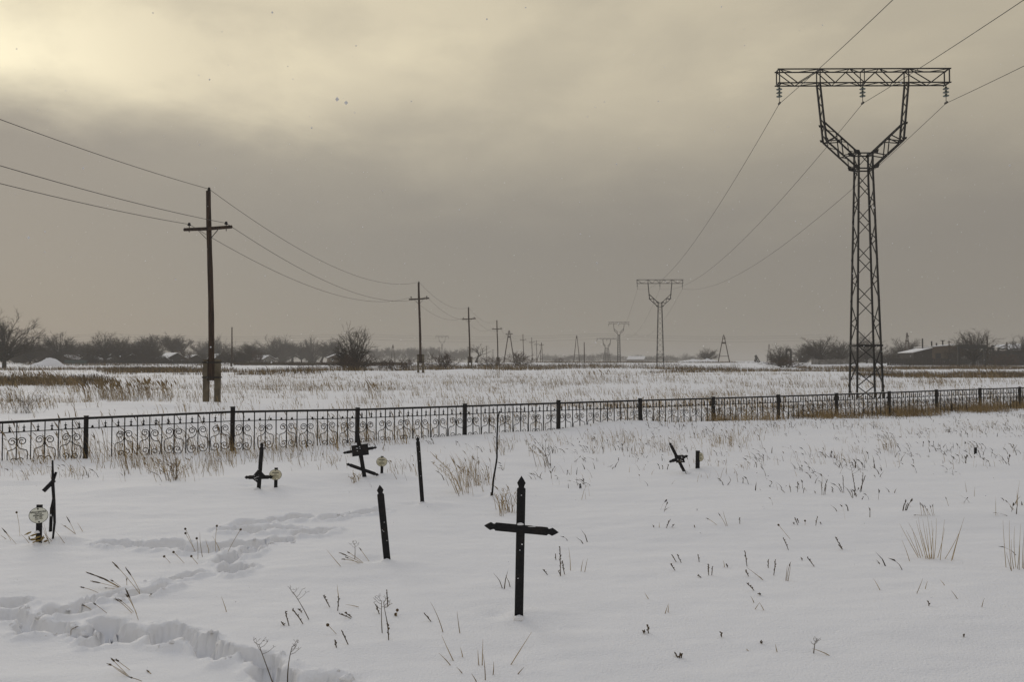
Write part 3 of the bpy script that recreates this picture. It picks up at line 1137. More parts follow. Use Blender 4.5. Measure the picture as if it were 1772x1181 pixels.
def scroll_path(sgn):
    pts = []
    # inner end of the upper spiral outwards to the bar
    c1 = (0.077, -0.345)
    for i in range(19):
        q_ = i / 18
        a = R(185 - 520 * (1 - q_))
        r_ = 0.017 + (0.070 - 0.017) * q_ ** 0.8
        pts.append((c1[0] + r_ * math.cos(a), c1[1] + r_ * math.sin(a)))
    pts += [(0.009, -0.395), (0.022, -0.435), (0.055, -0.468), (0.105, -0.482), (0.143, -0.492), (0.160, -0.520), (0.164, -0.580), (0.163, -0.660),
            (0.150, -0.715), (0.118, -0.755), (0.085, -0.763), (0.048, -0.752), (0.020, -0.722)]
    c2 = (0.070, -0.672)
    for i in range(16):
        q_ = i / 15
        a = R(200 - 430 * q_)
        r_ = 0.062 - (0.062 - 0.014) * q_ ** 0.9
        pts.append((c2[0] + r_ * math.cos(a), c2[1] + r_ * math.sin(a)))
    return [(sgn * p[0], 0.0, p[1]) for p in pts]


def scroll_mesh(sgn):
    k = MB()
    k.tube(scroll_path(sgn), 0.0078, 4)
    return k.mesh('scroll', M['iron'], True)


SCR = {1: scroll_mesh(1), -1: scroll_mesh(-1)}
kb = MB()
kb.bar((0, 0, -1.05), (0, 0, 0.0), 0.018)
BARM = kb.mesh('bar', M['iron'])
kb = MB()
kb.outline([(-0.016, 0), (0.016, 0), (0.010, 0.028), (0.006, 0.05), (0.024, 0.062), (0.006, 0.074), (0.006, 0.085), (0, 0.125), (-0.006, 0.085), (-0.006, 0.074), (-0.024, 0.062), (-0.006, 0.05), (-0.010, 0.028)],
           (0, 0, 0), (1, 0, 0), (0, 0, 1), 0.012)
SPIKE = kb.mesh('spike', M['iron'])
kb = MB()
kb.outline([(-0.018, 0), (0.018, 0), (0.012, 0.03), (0.004, 0.042), (-0.010, 0.03)], (0, 0, 0), (1, 0, 0), (0, 0, 1), 0.012)
STUB = kb.mesh('broken_spike', M['iron'])

rf = random.Random(5)
for kk in range(-1, 14):
    b_ = FA + FSTEP * kk
    g = h1(b_.x, b_.y)
    k = MB()
    hw = 0.038
    lean = rf.uniform(-0.012, 0.012)
    topz = RAILH[kk] + POSTX.get(kk, 0.008) + 0.012
    k.bar((0, 0, g - 0.35), (lean, 0, topz), 2 * hw, 2 * hw, up=(0, 1, 0))
    k.bar((lean, 0, topz), (lean, 0, topz + 0.008), 2 * hw + 0.012, 2 * hw + 0.012, up=(0, 1, 0))
    o = k.build('post', M['iron'], fence)
    o.location = b_ - FA
    o.rotation_euler = (0, 0, fang)
for kk in range(-1, 13):
    a_ = FA + FSTEP * kk
    z0, z1 = RAILH[kk], RAILH[kk + 1]
    L_ = FSTEP.length
    k = MB()
    k.bar((0.03, 0, z0 - 0.020), (L_ - 0.03, 0, z1 - 0.020), 0.040, 0.040)
    k.bar((0.03, 0.0, z0 - 0.195), (L_ - 0.03, 0.0, z1 - 0.195), 0.022, 0.016)
    pn = k.build('panel', M['iron'], fence)
    pn.location = a_ - FA
    pn.rotation_euler = (0, 0, fang)
    # snow resting along the top rail, broken here and there
    k = MB()
    s0 = 0.05
    while s0 < L_ - 0.25:
        ln = rf.uniform(0.25, 0.9)
        e0 = min(s0 + ln, L_ - 0.05)
        zz0, zz1 = z0 + (z1 - z0) * s0 / L_, z0 + (z1 - z0) * e0 / L_
        hh = rf.uniform(0.004, 0.009)
        k.bar((s0, 0, zz0 + hh / 2 + 0.0005), (e0, 0, zz1 + hh / 2 + 0.0005), rf.uniform(0.020, 0.032), hh)
        s0 = e0 + rf.uniform(0.0, 0.12)
    k.build('snow_cap', M['snow'], pn)
    gap = L_ / 12

    def zr(s_):
        return z0 + (z1 - z0) * s_ / L_
    for i in range(1, 12):
        s_ = gap * i
        if kk == 0 and i == 1:
            k2 = MB()
            k2.bar((0, 0, -0.195), (0, 0, -0.02), 0.0145)
            o = k2.build('bar', M['iron'], pn)
        else:
            o = link('bar', BARM, pn)
        o.location = (s_, 0, zr(s_) - 0.03)
        o.rotation_euler = (0, rf.uniform(-0.008, 0.008), 0)
    for i in range(1, 12, 2):
        s_ = gap * i
        if kk == 0 and i == 1:
            continue
        for sg in (-1, 1):
            o = link('scroll', SCR[sg], pn)
            o.location = (s_ + sg * 0.008, -0.002, zr(s_) + rf.uniform(-0.008, 0.008))
            o.rotation_euler = (0, rf.uniform(-0.05, 0.05), 0)
            o.scale = (rf.uniform(0.93, 1.03), 1, rf.uniform(0.96, 1.02))
    for i in range(12):
        s_ = gap * (i + 0.5)
        if kk == 1:
            stub = True
            if i in (0, 6):
                continue
        elif kk == 0:
            stub = i == 0
            if i in (11,):
                continue
        elif kk == 2:
            stub = i == 11
        elif kk == -1:
            stub = False
        else:
            stub = rf.random() < (0.45 if kk in (5, 9) else 0.2)
        o = link('broken_spike' if stub else 'spike', STUB if stub else SPIKE, pn)
        o.location = (s_, 0, zr(s_) - 0.187)
        o.scale = (1.25, 1.3, 1.05)


# ------------------------------------------------------------------ graves
def spade(L_, w_, both=False, tip=0.075, head=0.49):
    """flat bar outline along +x from 0 to L_, width w_, with a notched spade tip"""
    hw = w_ / 2
    up_ = [(L_ - tip - 0.008, hw), (L_ - tip - 0.001, hw * 0.66), (L_ - tip + 0.007, hw * 0.66), (L_ - tip * 0.62, hw * head * 2), (L_ - tip * 0.30, hw * 0.52), (L_, 0)]
    right = [(x_, -y_) for x_, y_ in up_[:-1]] + [up_[-1]] + [(x_, y_) for x_, y_ in up_[:-1]][::-1]
    if both:
        left = [(L_ - x_, -y_) for x_, y_ in right]
        return left[::1] + right if False else [(x_, y_) for x_, y_ in left] + right
    return [(0, -hw)] + right + [(0, hw)]


def flat_bar(k, a, b_, w_, thick, both=False, tip=0.075, mi=0, nrm=(0, -1, 0)):
    a, b_ = Vector(a), Vector(b_)
    ax = (b_ - a)
    L_ = ax.length
    ax.normalize()
    n = Vector(nrm)
    n = (n - ax * n.dot(ax)).normalized()
    ay = n.cross(ax)
    k.outline(spade(L_, w_, both, tip), a, ax, ay, thick, mi)


def snow_lump(k, c, rx, ry, rz, mi=0, seed=1):
    rr = random.Random(seed)
    n, m_ = 10, 5
    base = len(k.v)
    vs_ = []
    for i in range(m_ + 1):
        th = math.pi / 2 * i / m_
        for j in range(n):
            ph = 2 * math.pi * j / n
            f = rr.uniform(0.85, 1.12)
            vs_.append((c[0] + rx * f * math.cos(ph) * math.cos(th), c[1] + ry * f * math.sin(ph) * math.cos(th), c[2] + rz * f * math.sin(th)))
    fs = [(i * n + j, i * n + (j + 1) % n, (i + 1) * n + (j + 1) % n, (i + 1) * n + j) for i in range(m_) for j in range(n)]
    fs.append(tuple(range(n - 1, -1, -1)))
    k.add(vs_, fs, mi)


def foot(parent, x, y, z, r=0.07, seed=1):
    k = MB()
    snow_lump(k, (x, y - 0.01, z - 0.012), r * 0.8, r * 0.7, 0.03, 0, seed + 50)
    k.build('snow_at_foot', M['snow'], parent, smooth=True)


# the big cross in front
g = ground(897, 1068)
cross = thing('grave_cross', 'upright black iron grave cross with pointed tips in the foreground', 'grave cross', g)
Yc = g.y
top = pt(902.5, 824, Yc) - g
base = pt(896.5, 1068, Yc) - g
k = MB()
flat_bar(k, base + Vector((0, 0, -0.25)), top, 0.056, 0.010, tip=0.075)
k.build('shaft', M['iron'], cross)
k = MB()
flat_bar(k, pt(838, 909.5, Yc) - g + Vector((0, -0.0125, 0)), pt(966.5, 921.5, Yc) - g + Vector((0, -0.0125, 0)), 0.052, 0.010, True, 0.066)
k.build('arm', M['iron'], cross)
k = MB()
c = pt(900, 907.5, Yc) - g
snow_lump(k, (c.x, c.y - 0.0125, c.z - 0.004), 0.024, 0.011, 0.014, 0, 3)
c2 = pt(921, 911.5, Yc) - g
snow_lump(k, (c2.x, c2.y - 0.0125, c2.z - 0.001), 0.05, 0.006, 0.006, 0, 4)
k.build('snow_cap', M['snow'], cross, smooth=True)
k = MB()
rr = random.Random(3)
for q_ in (0.27, 0.47, 0.62, 0.86):
    p_ = base.lerp(top, q_)
    snow_lump(k, (p_.x + rr.uniform(-0.012, 0.012), p_.y - 0.0055, p_.z), 0.0045, 0.003, 0.0045, 0, int(q_ * 99))
k.build('stuck_flakes', M['snow'], cross, smooth=True)
foot(cross, base.x + 0.005, base.y - 0.02, 0.0, 0.05, 2)


def grave_post(name, label, cat, basepx, toppx, w_, tip=0.07, pointed=True, group=None):
    g_ = ground(*basepx)
    t = thing(name, label, cat, g_, 0, group)
    b0 = pt(basepx[0], basepx[1], g_.y) - g_
    t0 = pt(toppx[0], toppx[1], g_.y) - g_
    d_ = (t0 - b0).normalized()
    k_ = MB()
    if pointed:
        flat_bar(k_, b0 - d_ * 0.25, t0, w_, 0.012, tip=tip)
    else:
        k_.bar(b0 - d_ * 0.25, t0, w_, 0.02, up=(0, 1, 0))
    k_.build('shaft', M['iron'], t)
    foot(t, b0.x, b0.y - 0.02, b0.z, w_ * 1.1, int(basepx[0]))
    k_ = MB()
    rr_ = random.Random(int(basepx[0]))
    for i in range(4):
        p_ = b0.lerp(t0, rr_.uniform(0.05, 0.85))
        snow_lump(k_, (p_.x + rr_.uniform(-w_ * 0.3, w_ * 0.3), p_.y - 0.0065, p_.z), 0.0042, 0.003, 0.0042, 0, i)
    k_.build('stuck_flakes', M['snow'], t, smooth=True)
    return t, g_, b0, t0


grave_post('grave_post', 'leaning flat iron post with spade tip left of the foreground cross', 'grave post', (670, 970), (657, 840), 0.056)
grave_post('grave_post', 'thin leaning iron post behind, with a small pointed knob', 'grave post', (731, 871), (722.5, 756), 0.046, 0.055)
grave_post('grave_stake', 'tiny black stake end right of the foreground cross', 'stake', (1004.5, 847), (1004, 837), 0.030, 0.03, True)
grave_post('grave_stake', 'short black peg alone in the snow at far right', 'stake', (1688, 787), (1688, 775), 0.045, pointed=False)


def ellipse(rx, rz, n=28):
    return [(rx * math.cos(2 * math.pi * i / n), rz * math.sin(2 * math.pi * i / n)) for i in range(n)]


def text_mesh(body, size, align='CENTER'):
    cu = bpy.data.curves.new('lettering', 'FONT')
    cu.body = body
    cu.size = size
    cu.align_x = align
    cu.extrude = 0.0004
    cu.offset = 0.00025
    cu.resolution_u = 2
    cu.space_line = 0.86
    ob = bpy.data.objects.new('lettering_source', cu)
    COL.objects.link(ob)
    bpy.context.view_layer.update()
    me_ = bpy.data.meshes.new_from_object(ob.evaluated_get(bpy.context.evaluated_depsgraph_get()))
    bpy.data.objects.remove(ob)
    bpy.data.curves.remove(cu)
    me_.name = 'lettering'
    me_.materials.clear()
    me_.materials.append(M['ink'])
    return me_


def grave_plate(label, basepx, toppx, w_, plate_px, prx, prz, matname, rows, yaw=0.0, roll=0.0, words=None):
    t, g_, b0, t0 = grave_post('grave_marker', label, 'grave marker', basepx, toppx, w_, pointed=False, group=None)
    c = pt(plate_px[0], plate_px[1], g_.y) - g_
    k_ = MB()
    k_.outline(ellipse(prx, prz), (0, 0, 0), (1, 0, 0), (0, 0, 1), 0.004)
    pl = k_.build('name_plate', M[matname], t)
    pl.location = c + Vector((0, -0.0145, 0))
    pl.rotation_euler = (0, roll, yaw)
    # dark rim
    k_ = MB()
    ring = [(prx * 0.985 * math.cos(a), -0.0028, prz * 0.985 * math.sin(a)) for a in [2 * math.pi * i / 28 for i in range(29)]]
    k_.tube(ring, 0.0016, 4, caps=False)
    k_.build('rim', M['ink'], pl)
    for zz in (prz * 0.80, -prz * 0.82):
        k_ = MB()
        k_.lathe((0, -0.002, zz), [(0.007, 0), (0.007, 0.003), (0.003, 0.005)], 8, axis=(0, -1, 0))
        k_.build('bolt', M['iron'], pl)
    if words:
        for body, size, zz in words:
            o = link('lettering', text_mesh(body, size), pl, (0, -0.0030, zz))
            o.rotation_euler = (R(90), 0, 0)
    else:
        # lines of lettering too small to read
        rr_ = random.Random(int(plate_px[0]))
        for (ww, zz, hh) in rows:
            k_ = MB()
            x_ = -ww
            while x_ < ww:
                l_ = rr_.uniform(0.004, 0.009)
                k_.box((x_, -0.0030, zz - hh * rr_.uniform(0.35, 0.5)), (min(x_ + l_, ww), -0.0022, zz + hh * rr_.uniform(0.35, 0.5)))
                x_ += l_ + rr_.uniform(0.0015, 0.003)
            k_.build('lettering', M['ink'], pl)
    return t, g_, b0


t_, g_, b0 = grave_plate('white oval name plate on a short post at far left, dry leaves at its foot', (67, 941), (68.5, 874), 0.046, (68.5, 892), 0.083, 0.072, 'plate', None, 0.12, -0.10,
                         [('Максимова', 0.024, 0.024), ('Виктор', 0.018, 0.008), ('Иванович', 0.019, -0.007), ('30.1.1957', 0.016, -0.022), ('26.5.1976', 0.016, -0.037)])
k = MB()
rr = random.Random(8)
for i in range(11):
    a = rr.uniform(0, 6.28)
    c = Vector((b0.x + rr.uniform(-0.06, 0.07), b0.y - 0.03 + rr.uniform(-0.02, 0.02), rr.uniform(0.0, 0.11)))
    d = Vector((math.cos(a), -0.3, rr.uniform(-0.35, 0.3))).normalized()
    k.outline([(0, -0.006), (0.03, -0.010), (0.06, 0), (0.03, 0.010), (0, 0.006)], c, d, Vector((0, 0.5, 1)), 0.002)
lv = k.build('dry_bouquet', M['leafdry'])
lv.location = g_
tag(lv, 'small withered yellow bouquet lying at the foot of the leftmost name plate', 'bouquet')
k = MB()
snow_lump(k, (b0.x + 0.0, b0.y - 0.03, 0.10), 0.025, 0.02, 0.02, 0, 5)
k.build('snow_cap', M['snow'], lv, smooth=True)

rows3 = [(0.042, 0.026, 0.014), (0.018, 0.006, 0.009), (0.040, -0.014, 0.008), (0.042, -0.033, 0.008)]
grave_plate('small yellowed oval plate on a post beside the cross with the diamond plate', (477, 849), (478, 810), 0.040, (477.3, 822), 0.080, 0.068, 'plate_old', rows3, 0.05, 0.04)
grave_plate('small yellowed oval plate on a post beside the slanted three-bar cross', (660.5, 828), (661.5, 790), 0.038, (661, 799.5), 0.078, 0.068, 'plate_old', rows3, 0.0, 0.0)
grave_plate('narrow edge-on oval plate on a dark post, right of the tilted cross', (1207, 817.5), (1207.5, 780.5), 0.060, (1210.5, 791), 0.074, 0.068, 'plate_old', rows3, R(-55), 0.0)

# cross with the diamond plate
g = ground(446.5, 847)
t = thing('grave_cross', 'leaning grave cross with a snowy diamond plate at its crossing', 'grave cross', g)
P = lambda x_, y_: pt(x_, y_, g.y) - g
k = MB()
flat_bar(k, P(445.5, 847) + Vector((0, 0, -0.25)), P(453.5, 767), 0.050, 0.012, tip=0.05)
k.build('shaft', M['iron'], t)
k = MB()
flat_bar(k, P(423.5, 826.5) + Vector((0, -0.013, 0)), P(473, 826) + Vector((0, -0.013, 0)), 0.048, 0.010, True, 0.05)
k.build('arm', M['iron'], t)
k = MB()
c = P(447.5, 824.5)
k.outline([(-0.088, -0.02), (0.0, -0.088), (0.090, 0.012), (0.008, 0.098)], c + Vector((0, -0.023, 0)), (1, 0, 0), (0, 0, 1), 0.006)
pl = k.build('plate', M['iron'], t)
k = MB()
rr = random.Random(12)
for i in range(14):
    snow_lump(k, (c.x + rr.uniform(-0.048, 0.01), c.y - 0.027, c.z + rr.uniform(-0.050, 0.016)), rr.uniform(0.003, 0.008), 0.002, rr.uniform(0.003, 0.006), 0, i)
snow_lump(k, (c.x + 0.003, c.y - 0.02, c.z + 0.084), 0.014, 0.008, 0.008, 0, 22)
k.build('stuck_snow', M['snow'], pl, smooth=True)
foot(t, P(445.5, 847).x, -0.02, 0, 0.05, 9)

# slanted three-bar cross in front of the fence
g = ground(633, 828)
t = thing('grave_cross', 'leaning three-bar grave cross with a square plate, before a fence post', 'grave cross', g)
P = lambda x_, y_: pt(x_, y_, g.y) - g
k = MB()
flat_bar(k, P(634, 834) + Vector((0.02, 0, -0.2)), P(617, 744), 0.056, 0.012, tip=0.05)
k.build('shaft', M['iron'], t)
k = MB()
flat_bar(k, P(593.5, 784.5) + Vector((0, -0.013, 0)), P(653, 774.5) + Vector((0, -0.013, 0)), 0.040, 0.010, True, 0.05)
k.build('arm', M['iron'], t)
k = MB()
flat_bar(k, P(599.5, 803) + Vector((0, -0.013, 0)), P(656, 823) + Vector((0, -0.013, 0)), 0.046, 0.010, True, 0.05)
k.build('slanted_arm', M['iron'], t)
k = MB()
k.outline([(-0.112, -0.085), (0.120, -0.072), (0.112, 0.085), (-0.122, 0.068)], P(623.8, 779.2) + Vector((0, -0.024, 0)), (1, 0, 0.06), (-0.06, 0, 1), 0.006)
pl = k.build('plate', M['iron'], t)
k = MB()
rr = random.Random(14)
c = P(623.8, 779.2)
for i in range(5):
    snow_lump(k, (c.x + rr.uniform(-0.06, 0.02), c.y - 0.028, c.z + rr.uniform(-0.04, 0.05)), 0.008, 0.003, 0.008, 0, i)
k.build('stuck_snow', M['snow'], pl, smooth=True)

# tilted cross on the right
g = ground(1186, 818)
t = thing('grave_cross', 'small strongly tilted grave cross with a plate, right of centre', 'grave cross', g)
P = lambda x_, y_: pt(x_, y_, g.y) - g
k = MB()
flat_bar(k, P(1187, 820) + Vector((0.06, 0, -0.14)), P(1158.5, 766), 0.044, 0.012, tip=0.05)
k.build('shaft', M['iron'], t)
k = MB()
flat_bar(k, P(1157, 800) + Vector((0, -0.013, 0)), P(1190.5, 789) + Vector((0, -0.013, 0)), 0.048, 0.010, True, 0.045)
k.build('arm', M['iron'], t)
k = MB()
k.outline([(-0.055, -0.055), (0.075, -0.060), (0.055, 0.055), (-0.075, 0.055)], P(1175.5, 794.3) + Vector((0, -0.024, 0)), (1, 0, 0.08), (-0.08, 0, 1), 0.006)
pl = k.build('plate', M['iron'], t)
k = MB()
c = P(1175.5, 794.3)
rr = random.Random(15)
for i in range(6):
    snow_lump(k, (c.x + rr.uniform(-0.05, 0.04), c.y - 0.028, c.z + rr.uniform(-0.035, 0.03)), 0.009, 0.003, 0.008, 0, i)
k.build('stuck_snow', M['snow'], pl, smooth=True)
foot(t, P(1186, 819).x, -0.03, 0.0, 0.12, 4)

# edge-on broken cross at the left
g = ground(90, 938)
t = thing('grave_cross', 'broken thin grave cross seen edge-on, arm hanging, beside the leftmost plate', 'grave cross', g)
P = lambda x_, y_: pt(x_, y_, g.y) - g
k = MB()
k.tube([P(90.5, 940) + Vector((0, 0, -0.2)), P(91, 938), P(94.5, 905), P(93.5, 870), P(91.5, 840), P(91, 797)], [0.008, 0.008, 0.011, 0.013, 0.014, 0.007], 6)
k.build('shaft', M['iron'], t)
k = MB()
k.bar(P(78.5, 850) + Vector((0, -0.03, 0)), P(92, 832) + Vector((0, 0.02, 0)), 0.032, 0.02, up=(0, 1, 0))
k.bar(P(92, 834), P(95, 818) + Vector((0, 0.02, 0)), 0.018, 0.012, up=(0, 1, 0))
k.build('arm', M['iron'], t)
k = MB()
k.bar(P(89.5, 920) + Vector((0, -0.02, 0)), P(91.5, 878) + Vector((0, -0.02, 0)), 0.018, 0.022, up=(0, 1, 0))
k.bar(P(91.5, 880) + Vector((0, -0.02, 0)), P(95.5, 861) + Vector((0, -0.02, 0)), 0.018, 0.018, up=(0, 1, 0))
k.build('split_slat', M['iron'], t)
k = MB()
snow_lump(k, P(91.5, 893) + Vector((0, -0.033, 0)), 0.006, 0.004, 0.02, 0, 3)
k.build('stuck_snow', M['snow'], t, smooth=True)

# the bent rod
g = ground(851.5, 858)
t = thing('bent_rod', 'tall thin bent iron rod standing in the snow before the fence', 'iron rod', g)
P = lambda x_, y_: pt(x_, y_, g.y) - g
k = MB()
k.tube([P(851, 859) + Vector((0, 0, -0.2)), P(851.5, 858), P(854, 830), P(859, 800), P(860, 792), P(860, 760), P(861, 735), P(862, 722), P(864.5, 712)],
       [0.015, 0.014, 0.013, 0.0125, 0.0125, 0.0115, 0.0115, 0.012, 0.010], 6)
k.build('rod', M['iron'], t, smooth=True)
k = MB()
k.box((P(851, 858).x - 0.016, -0.012, -0.02), (P(851, 858).x + 0.018, 0.012, 0.035))
k.build('socket', M['iron'], t)

# ------------------------------------------------------------------ dry plants one can point at, in the foreground
Z5 = lambda x_, y_: (x_ / 2.769, 860 + y_ / 2.769)
Z6 = lambda x_, y_: (560 + x_ / 3.109, 940 + y_ / 3.109)
Z7 = lambda x_, y_: (1100 + x_ / 2.637, 820 + y_ / 2.637)


def plant(name, label, conv, stems, cat='dry plant', group=None):
    """stems: (kind, base_x, base_y, tip_x, tip_y)"""
    rr_ = random.Random(hash(label) % 1000 if False else sum(ord(c_) for c_ in label))
    first = ground(*conv(stems[0][1], stems[0][2]))
    o_ = thing(name, label, cat, first, 0, group)
    for kind, bx, by, tx, ty in stems:
        k_ = MB()
        g_ = ground(*conv(bx, by))
        tp = pt(*conv(tx, ty), g_.y + rr_.uniform(-0.04, 0.04))
        a = g_ - first
        b_ = tp - first
        L_ = (b_ - a).length
        side = Vector((rr_.uniform(-1, 1), rr_.uniform(-1, 1), 0)) * L_ * 0.05
        mid = a.lerp(b_, 0.5) + side + Vector((0, 0, L_ * 0.04))
        pts = [a + Vector((0, 0, -0.16))]
        for i in range(7):
            q_ = i / 6
            pts.append(a * (1 - q_) ** 2 + mid * 2 * q_ * (1 - q_) + b_ * q_ * q_)
        d_ = (pts[-1] - pts[-3]).normalized()
        if kind == 'straw':
            k_.tube(pts, [0.0026, 0.0026, 0.0024, 0.0022, 0.0018, 0.0014, 0.0010, 0.0006], 4)
        elif kind == 'ear':
            k_.tube(pts, 0.0018, 4)
            n = 6
            st = pts[-2] if L_ < 0.16 else pts[-1] - d_ * min(0.075, L_ * 0.45)
            k_.tube([st.lerp(pts[-1], i / n) for i in range(n + 1)], [0.0018, 0.0040, 0.0050, 0.0047, 0.0040, 0.0028, 0.001], 5, 1)
            for i in range(6):
                c_ = st.lerp(pts[-1], 0.1 + i * 0.14)
                e_ = c_ + d_ * 0.016 + Vector((rr_.uniform(-1, 1), rr_.uniform(-1, 1), rr_.uniform(-1, 1))) * 0.007
                k_.tube([c_, e_], [0.0022, 0.0006], 3, 1)
        elif kind == 'head':
            k_.tube(pts, 0.0017, 4)
            r_ = 0.0105
            k_.lathe(pts[-1] - d_ * r_ * 0.6, [(0.003, 0), (r_ * 0.8, r_ * 0.35), (r_, r_ * 0.9), (r_ * 0.75, r_ * 1.6), (0.002, r_ * 2.0)], 7, 1, axis=d_)
        elif kind == 'spike':
            n = len(pts)
            k_.tube(pts, [0.003] * (n - 1) + [0.0012], 4, 1)
            m_ = max(4, int(L_ / 0.012))
            for i in range(m_):
                q_ = 0.25 + 0.75 * i / m_
                f_ = q_ * (n - 2) + 1
                i0 = min(int(f_), n - 2)
                c_ = pts[i0].lerp(pts[i0 + 1], f_ - i0)
                e_ = c_ + Vector((rr_.uniform(-1, 1), rr_.uniform(-0.7, 0.7), rr_.uniform(0.2, 1.3))) * 0.011
                k_.tube([c_, c_.lerp(e_, 0.5), e_], [0.0022, 0.0042, 0.001], 4, 1)
        elif kind == 'umbel':
            k_.tube(pts, [0.003, 0.003, 0.0028, 0.0025, 0.0022, 0.002, 0.0018, 0.0015], 4, 1)
            for (q_, ln) in ((0.72, 0.33), (0.80, 0.30), (0.90, 0.24), (1.0, 0.18), (1.0, 0.16)):
                f_ = q_ * 6 + 1
                i0 = min(int(f_), 6)
                c_ = pts[i0].lerp(pts[i0 + 1], f_ - i0)
                e_ = c_ + Vector((rr_.choice((-1, 1)) * rr_.uniform(0.4, 1), rr_.uniform(-0.6, 0.6), rr_.uniform(0.3, 0.8))).normalized() * ln * L_
                k_.tube([c_, c_.lerp(e_, 0.5) + Vector((0, 0, -0.006)), e_], [0.0016, 0.0013, 0.001], 3, 1)
                for j in range(3):
                    f2 = e_ + Vector((rr_.uniform(-1, 1), rr_.uniform(-1, 1), rr_.uniform(0.1, 1))) * 0.02
                    k_.tube([e_, f2], [0.0007, 0.0010], 3, 1)
        k_.build({'head': 'seed_head_stalk', 'ear': 'eared_stem', 'spike': 'knobbly_stem', 'umbel': 'umbel_stem'}.get(kind, 'stem'), [M['straw'], M['ear']], o_)
    return o_


S, E, H_, K, U = 'straw', 'ear', 'head', 'spike', 'umbel'
plant('seed_head_stalks', 'upright thin stalks with round black seed heads beside the footprint track', Z5,
      [(H_, 930, 255, 889, 157), (H_, 936, 262, 890, 178), (H_, 948, 300, 943, 203), (H_, 1033, 255, 1039, 143), (H_, 1088, 275, 1152, 160), (S, 1050, 250, 1018, 190), (S, 970, 290, 957, 172), (S, 1000, 255, 985, 205)])
plant('seed_head_stalks', 'three short leaning stalks with round heads in front of the track', Z5, [(H_, 883, 320, 833, 268), (H_, 815, 318, 788, 289), (H_, 948, 324, 918, 288)])
plant('grass_tuft', 'bent grass tuft with dark ears all drooping left over the track', Z5,
      [(E, 578, 440, 410, 362), (E, 580, 442, 432, 405), (E, 575, 440, 450, 375), (E, 582, 445, 480, 385), (E, 580, 440, 500, 398), (E, 586, 440, 535, 402), (E, 560, 445, 505, 440), (E, 470, 462, 390, 435)])
plant('grass_tuft', 'two tall arching grass stems with dark ears, tallest above the track', Z5, [(E, 672, 470, 537, 312), (E, 668, 452, 600, 340), (E, 607, 425, 607, 398)])
plant('grass_tuft', 'arching grass stems rising from the trampled trough', Z5, [(E, 663, 592, 600, 440), (E, 655, 562, 605, 470), (E, 632, 560, 555, 492), (E, 640, 555, 572, 495)])
plant('grass_tuft', 'short grass ears sticking out of the trough\'s crumbled snow', Z5, [(E, 440, 545, 400, 522), (E, 512, 560, 450, 513), (E, 340, 640, 365, 626), (E, 715, 478, 725, 468)])
plant('grass_tuft', 'small grass tuft leaning left at the bottom left edge', Z5, [(E, 615, 860, 537, 780), (E, 622, 832, 560, 785), (E, 605, 852, 520, 803), (S, 612, 862, 545, 820), (E, 680, 886, 625, 868), (E, 725, 852, 710, 838)])
plant('umbel_stalk', 'branched umbel stalk left of its twin at the end of the footprint trough', Z5, [(U, 1305, 889, 1240, 710)])
plant('umbel_stalk', 'branched umbel stalk right of its twin at the end of the footprint trough', Z5, [(U, 1378, 862, 1400, 720)])
plant('umbel_stalk', 'slanting bare umbel stalk standing alone in open snow', Z5, [(U, 1480, 590, 1405, 460)])
plant('weed_spikes', 'pair of knobbly weed spikes below the slanting umbel stalk', Z5, [(K, 1385, 620, 1367, 548), (K, 1362, 620, 1348, 602), (K, 1452, 612, 1400, 540), (K, 1446, 556, 1428, 540)])
plant('weed_spikes', 'two thin weed spikes, one ending in a pale straw', Z5, [(K, 1580, 530, 1548, 473), (K, 1618, 548, 1623, 480), (S, 1623, 482, 1616, 425), (S, 1720, 530, 1655, 518)])
plant('weed_spikes', 'low drooping weed sprig lying almost on the snow', Z5, [(K, 1682, 585, 1625, 563), (K, 1686, 580, 1650, 556)])
plant('weed_spikes', 'weed spike beside a leaning round seed head, bottom centre left', Z5, [(H_, 1612, 660, 1572, 618), (K, 1668, 710, 1636, 640), (K, 1612, 725, 1608, 688)])
plant('straw_tuft', 'reddish straw tuft right of the edge-on broken cross', Z5, [(S, 362, 180, 290, 130), (E, 362, 180, 318, 95), (S, 396, 168, 370, 125), (S, 360, 178, 320, 148), (E, 358, 178, 308, 140)])
plant('straw_tuft', 'thin straws and a tiny head left of the leftmost name plate', Z5, [(E, 78, 228, 8, 150), (E, 52, 212, 20, 165), (H_, 95, 190, 80, 78), (S, 140, 225, 100, 180), (S, 30, 205, 2, 185)])
plant('straw_tuft', 'straws fanning out between the leftmost plate and the broken cross', Z5, [(S, 225, 212, 202, 140), (S, 238, 213, 205, 165), (S, 236, 213, 210, 128), (S, 310, 205, 262, 160), (S, 248, 213, 215, 180)])
plant('grass_tuft', 'dark drooping grass tuft at the foot of the spade-tipped post', Z5, [(E, 1740, 320, 1625, 268), (E, 1738, 316, 1665, 265), (E, 1722, 322, 1660, 292), (E, 1730, 319, 1640, 300), (E, 1768, 310, 1725, 250), (U, 1700, 300, 1700, 225), (S, 1632, 335, 1565, 255)])
plant('straw_tuft', 'single reddish straw in open snow right of the trough', Z5, [(S, 1085, 553, 1060, 480), (E, 210, 455, 60, 428)][:1])
plant('tall_weed', 'tall branched dry weed with a knobbly lower stem, bottom centre left', Z6, [(K, 350, 525, 340, 418), (U, 315, 486, 312, 315), (K, 300, 385, 280, 330), (K, 345, 345, 340, 255), (U, 345, 440, 322, 320)])
plant('seed_head_stalks', 'two tiny round heads beside the tall branched weed', Z6, [(H_, 392, 396, 396, 366), (H_, 390, 398, 388, 388)])
plant('straw_tuft', 'long pale straw with a dark spike, lower centre', Z6, [(K, 578, 425, 540, 380), (S, 642, 482, 575, 320), (S, 733, 487, 718, 370)])
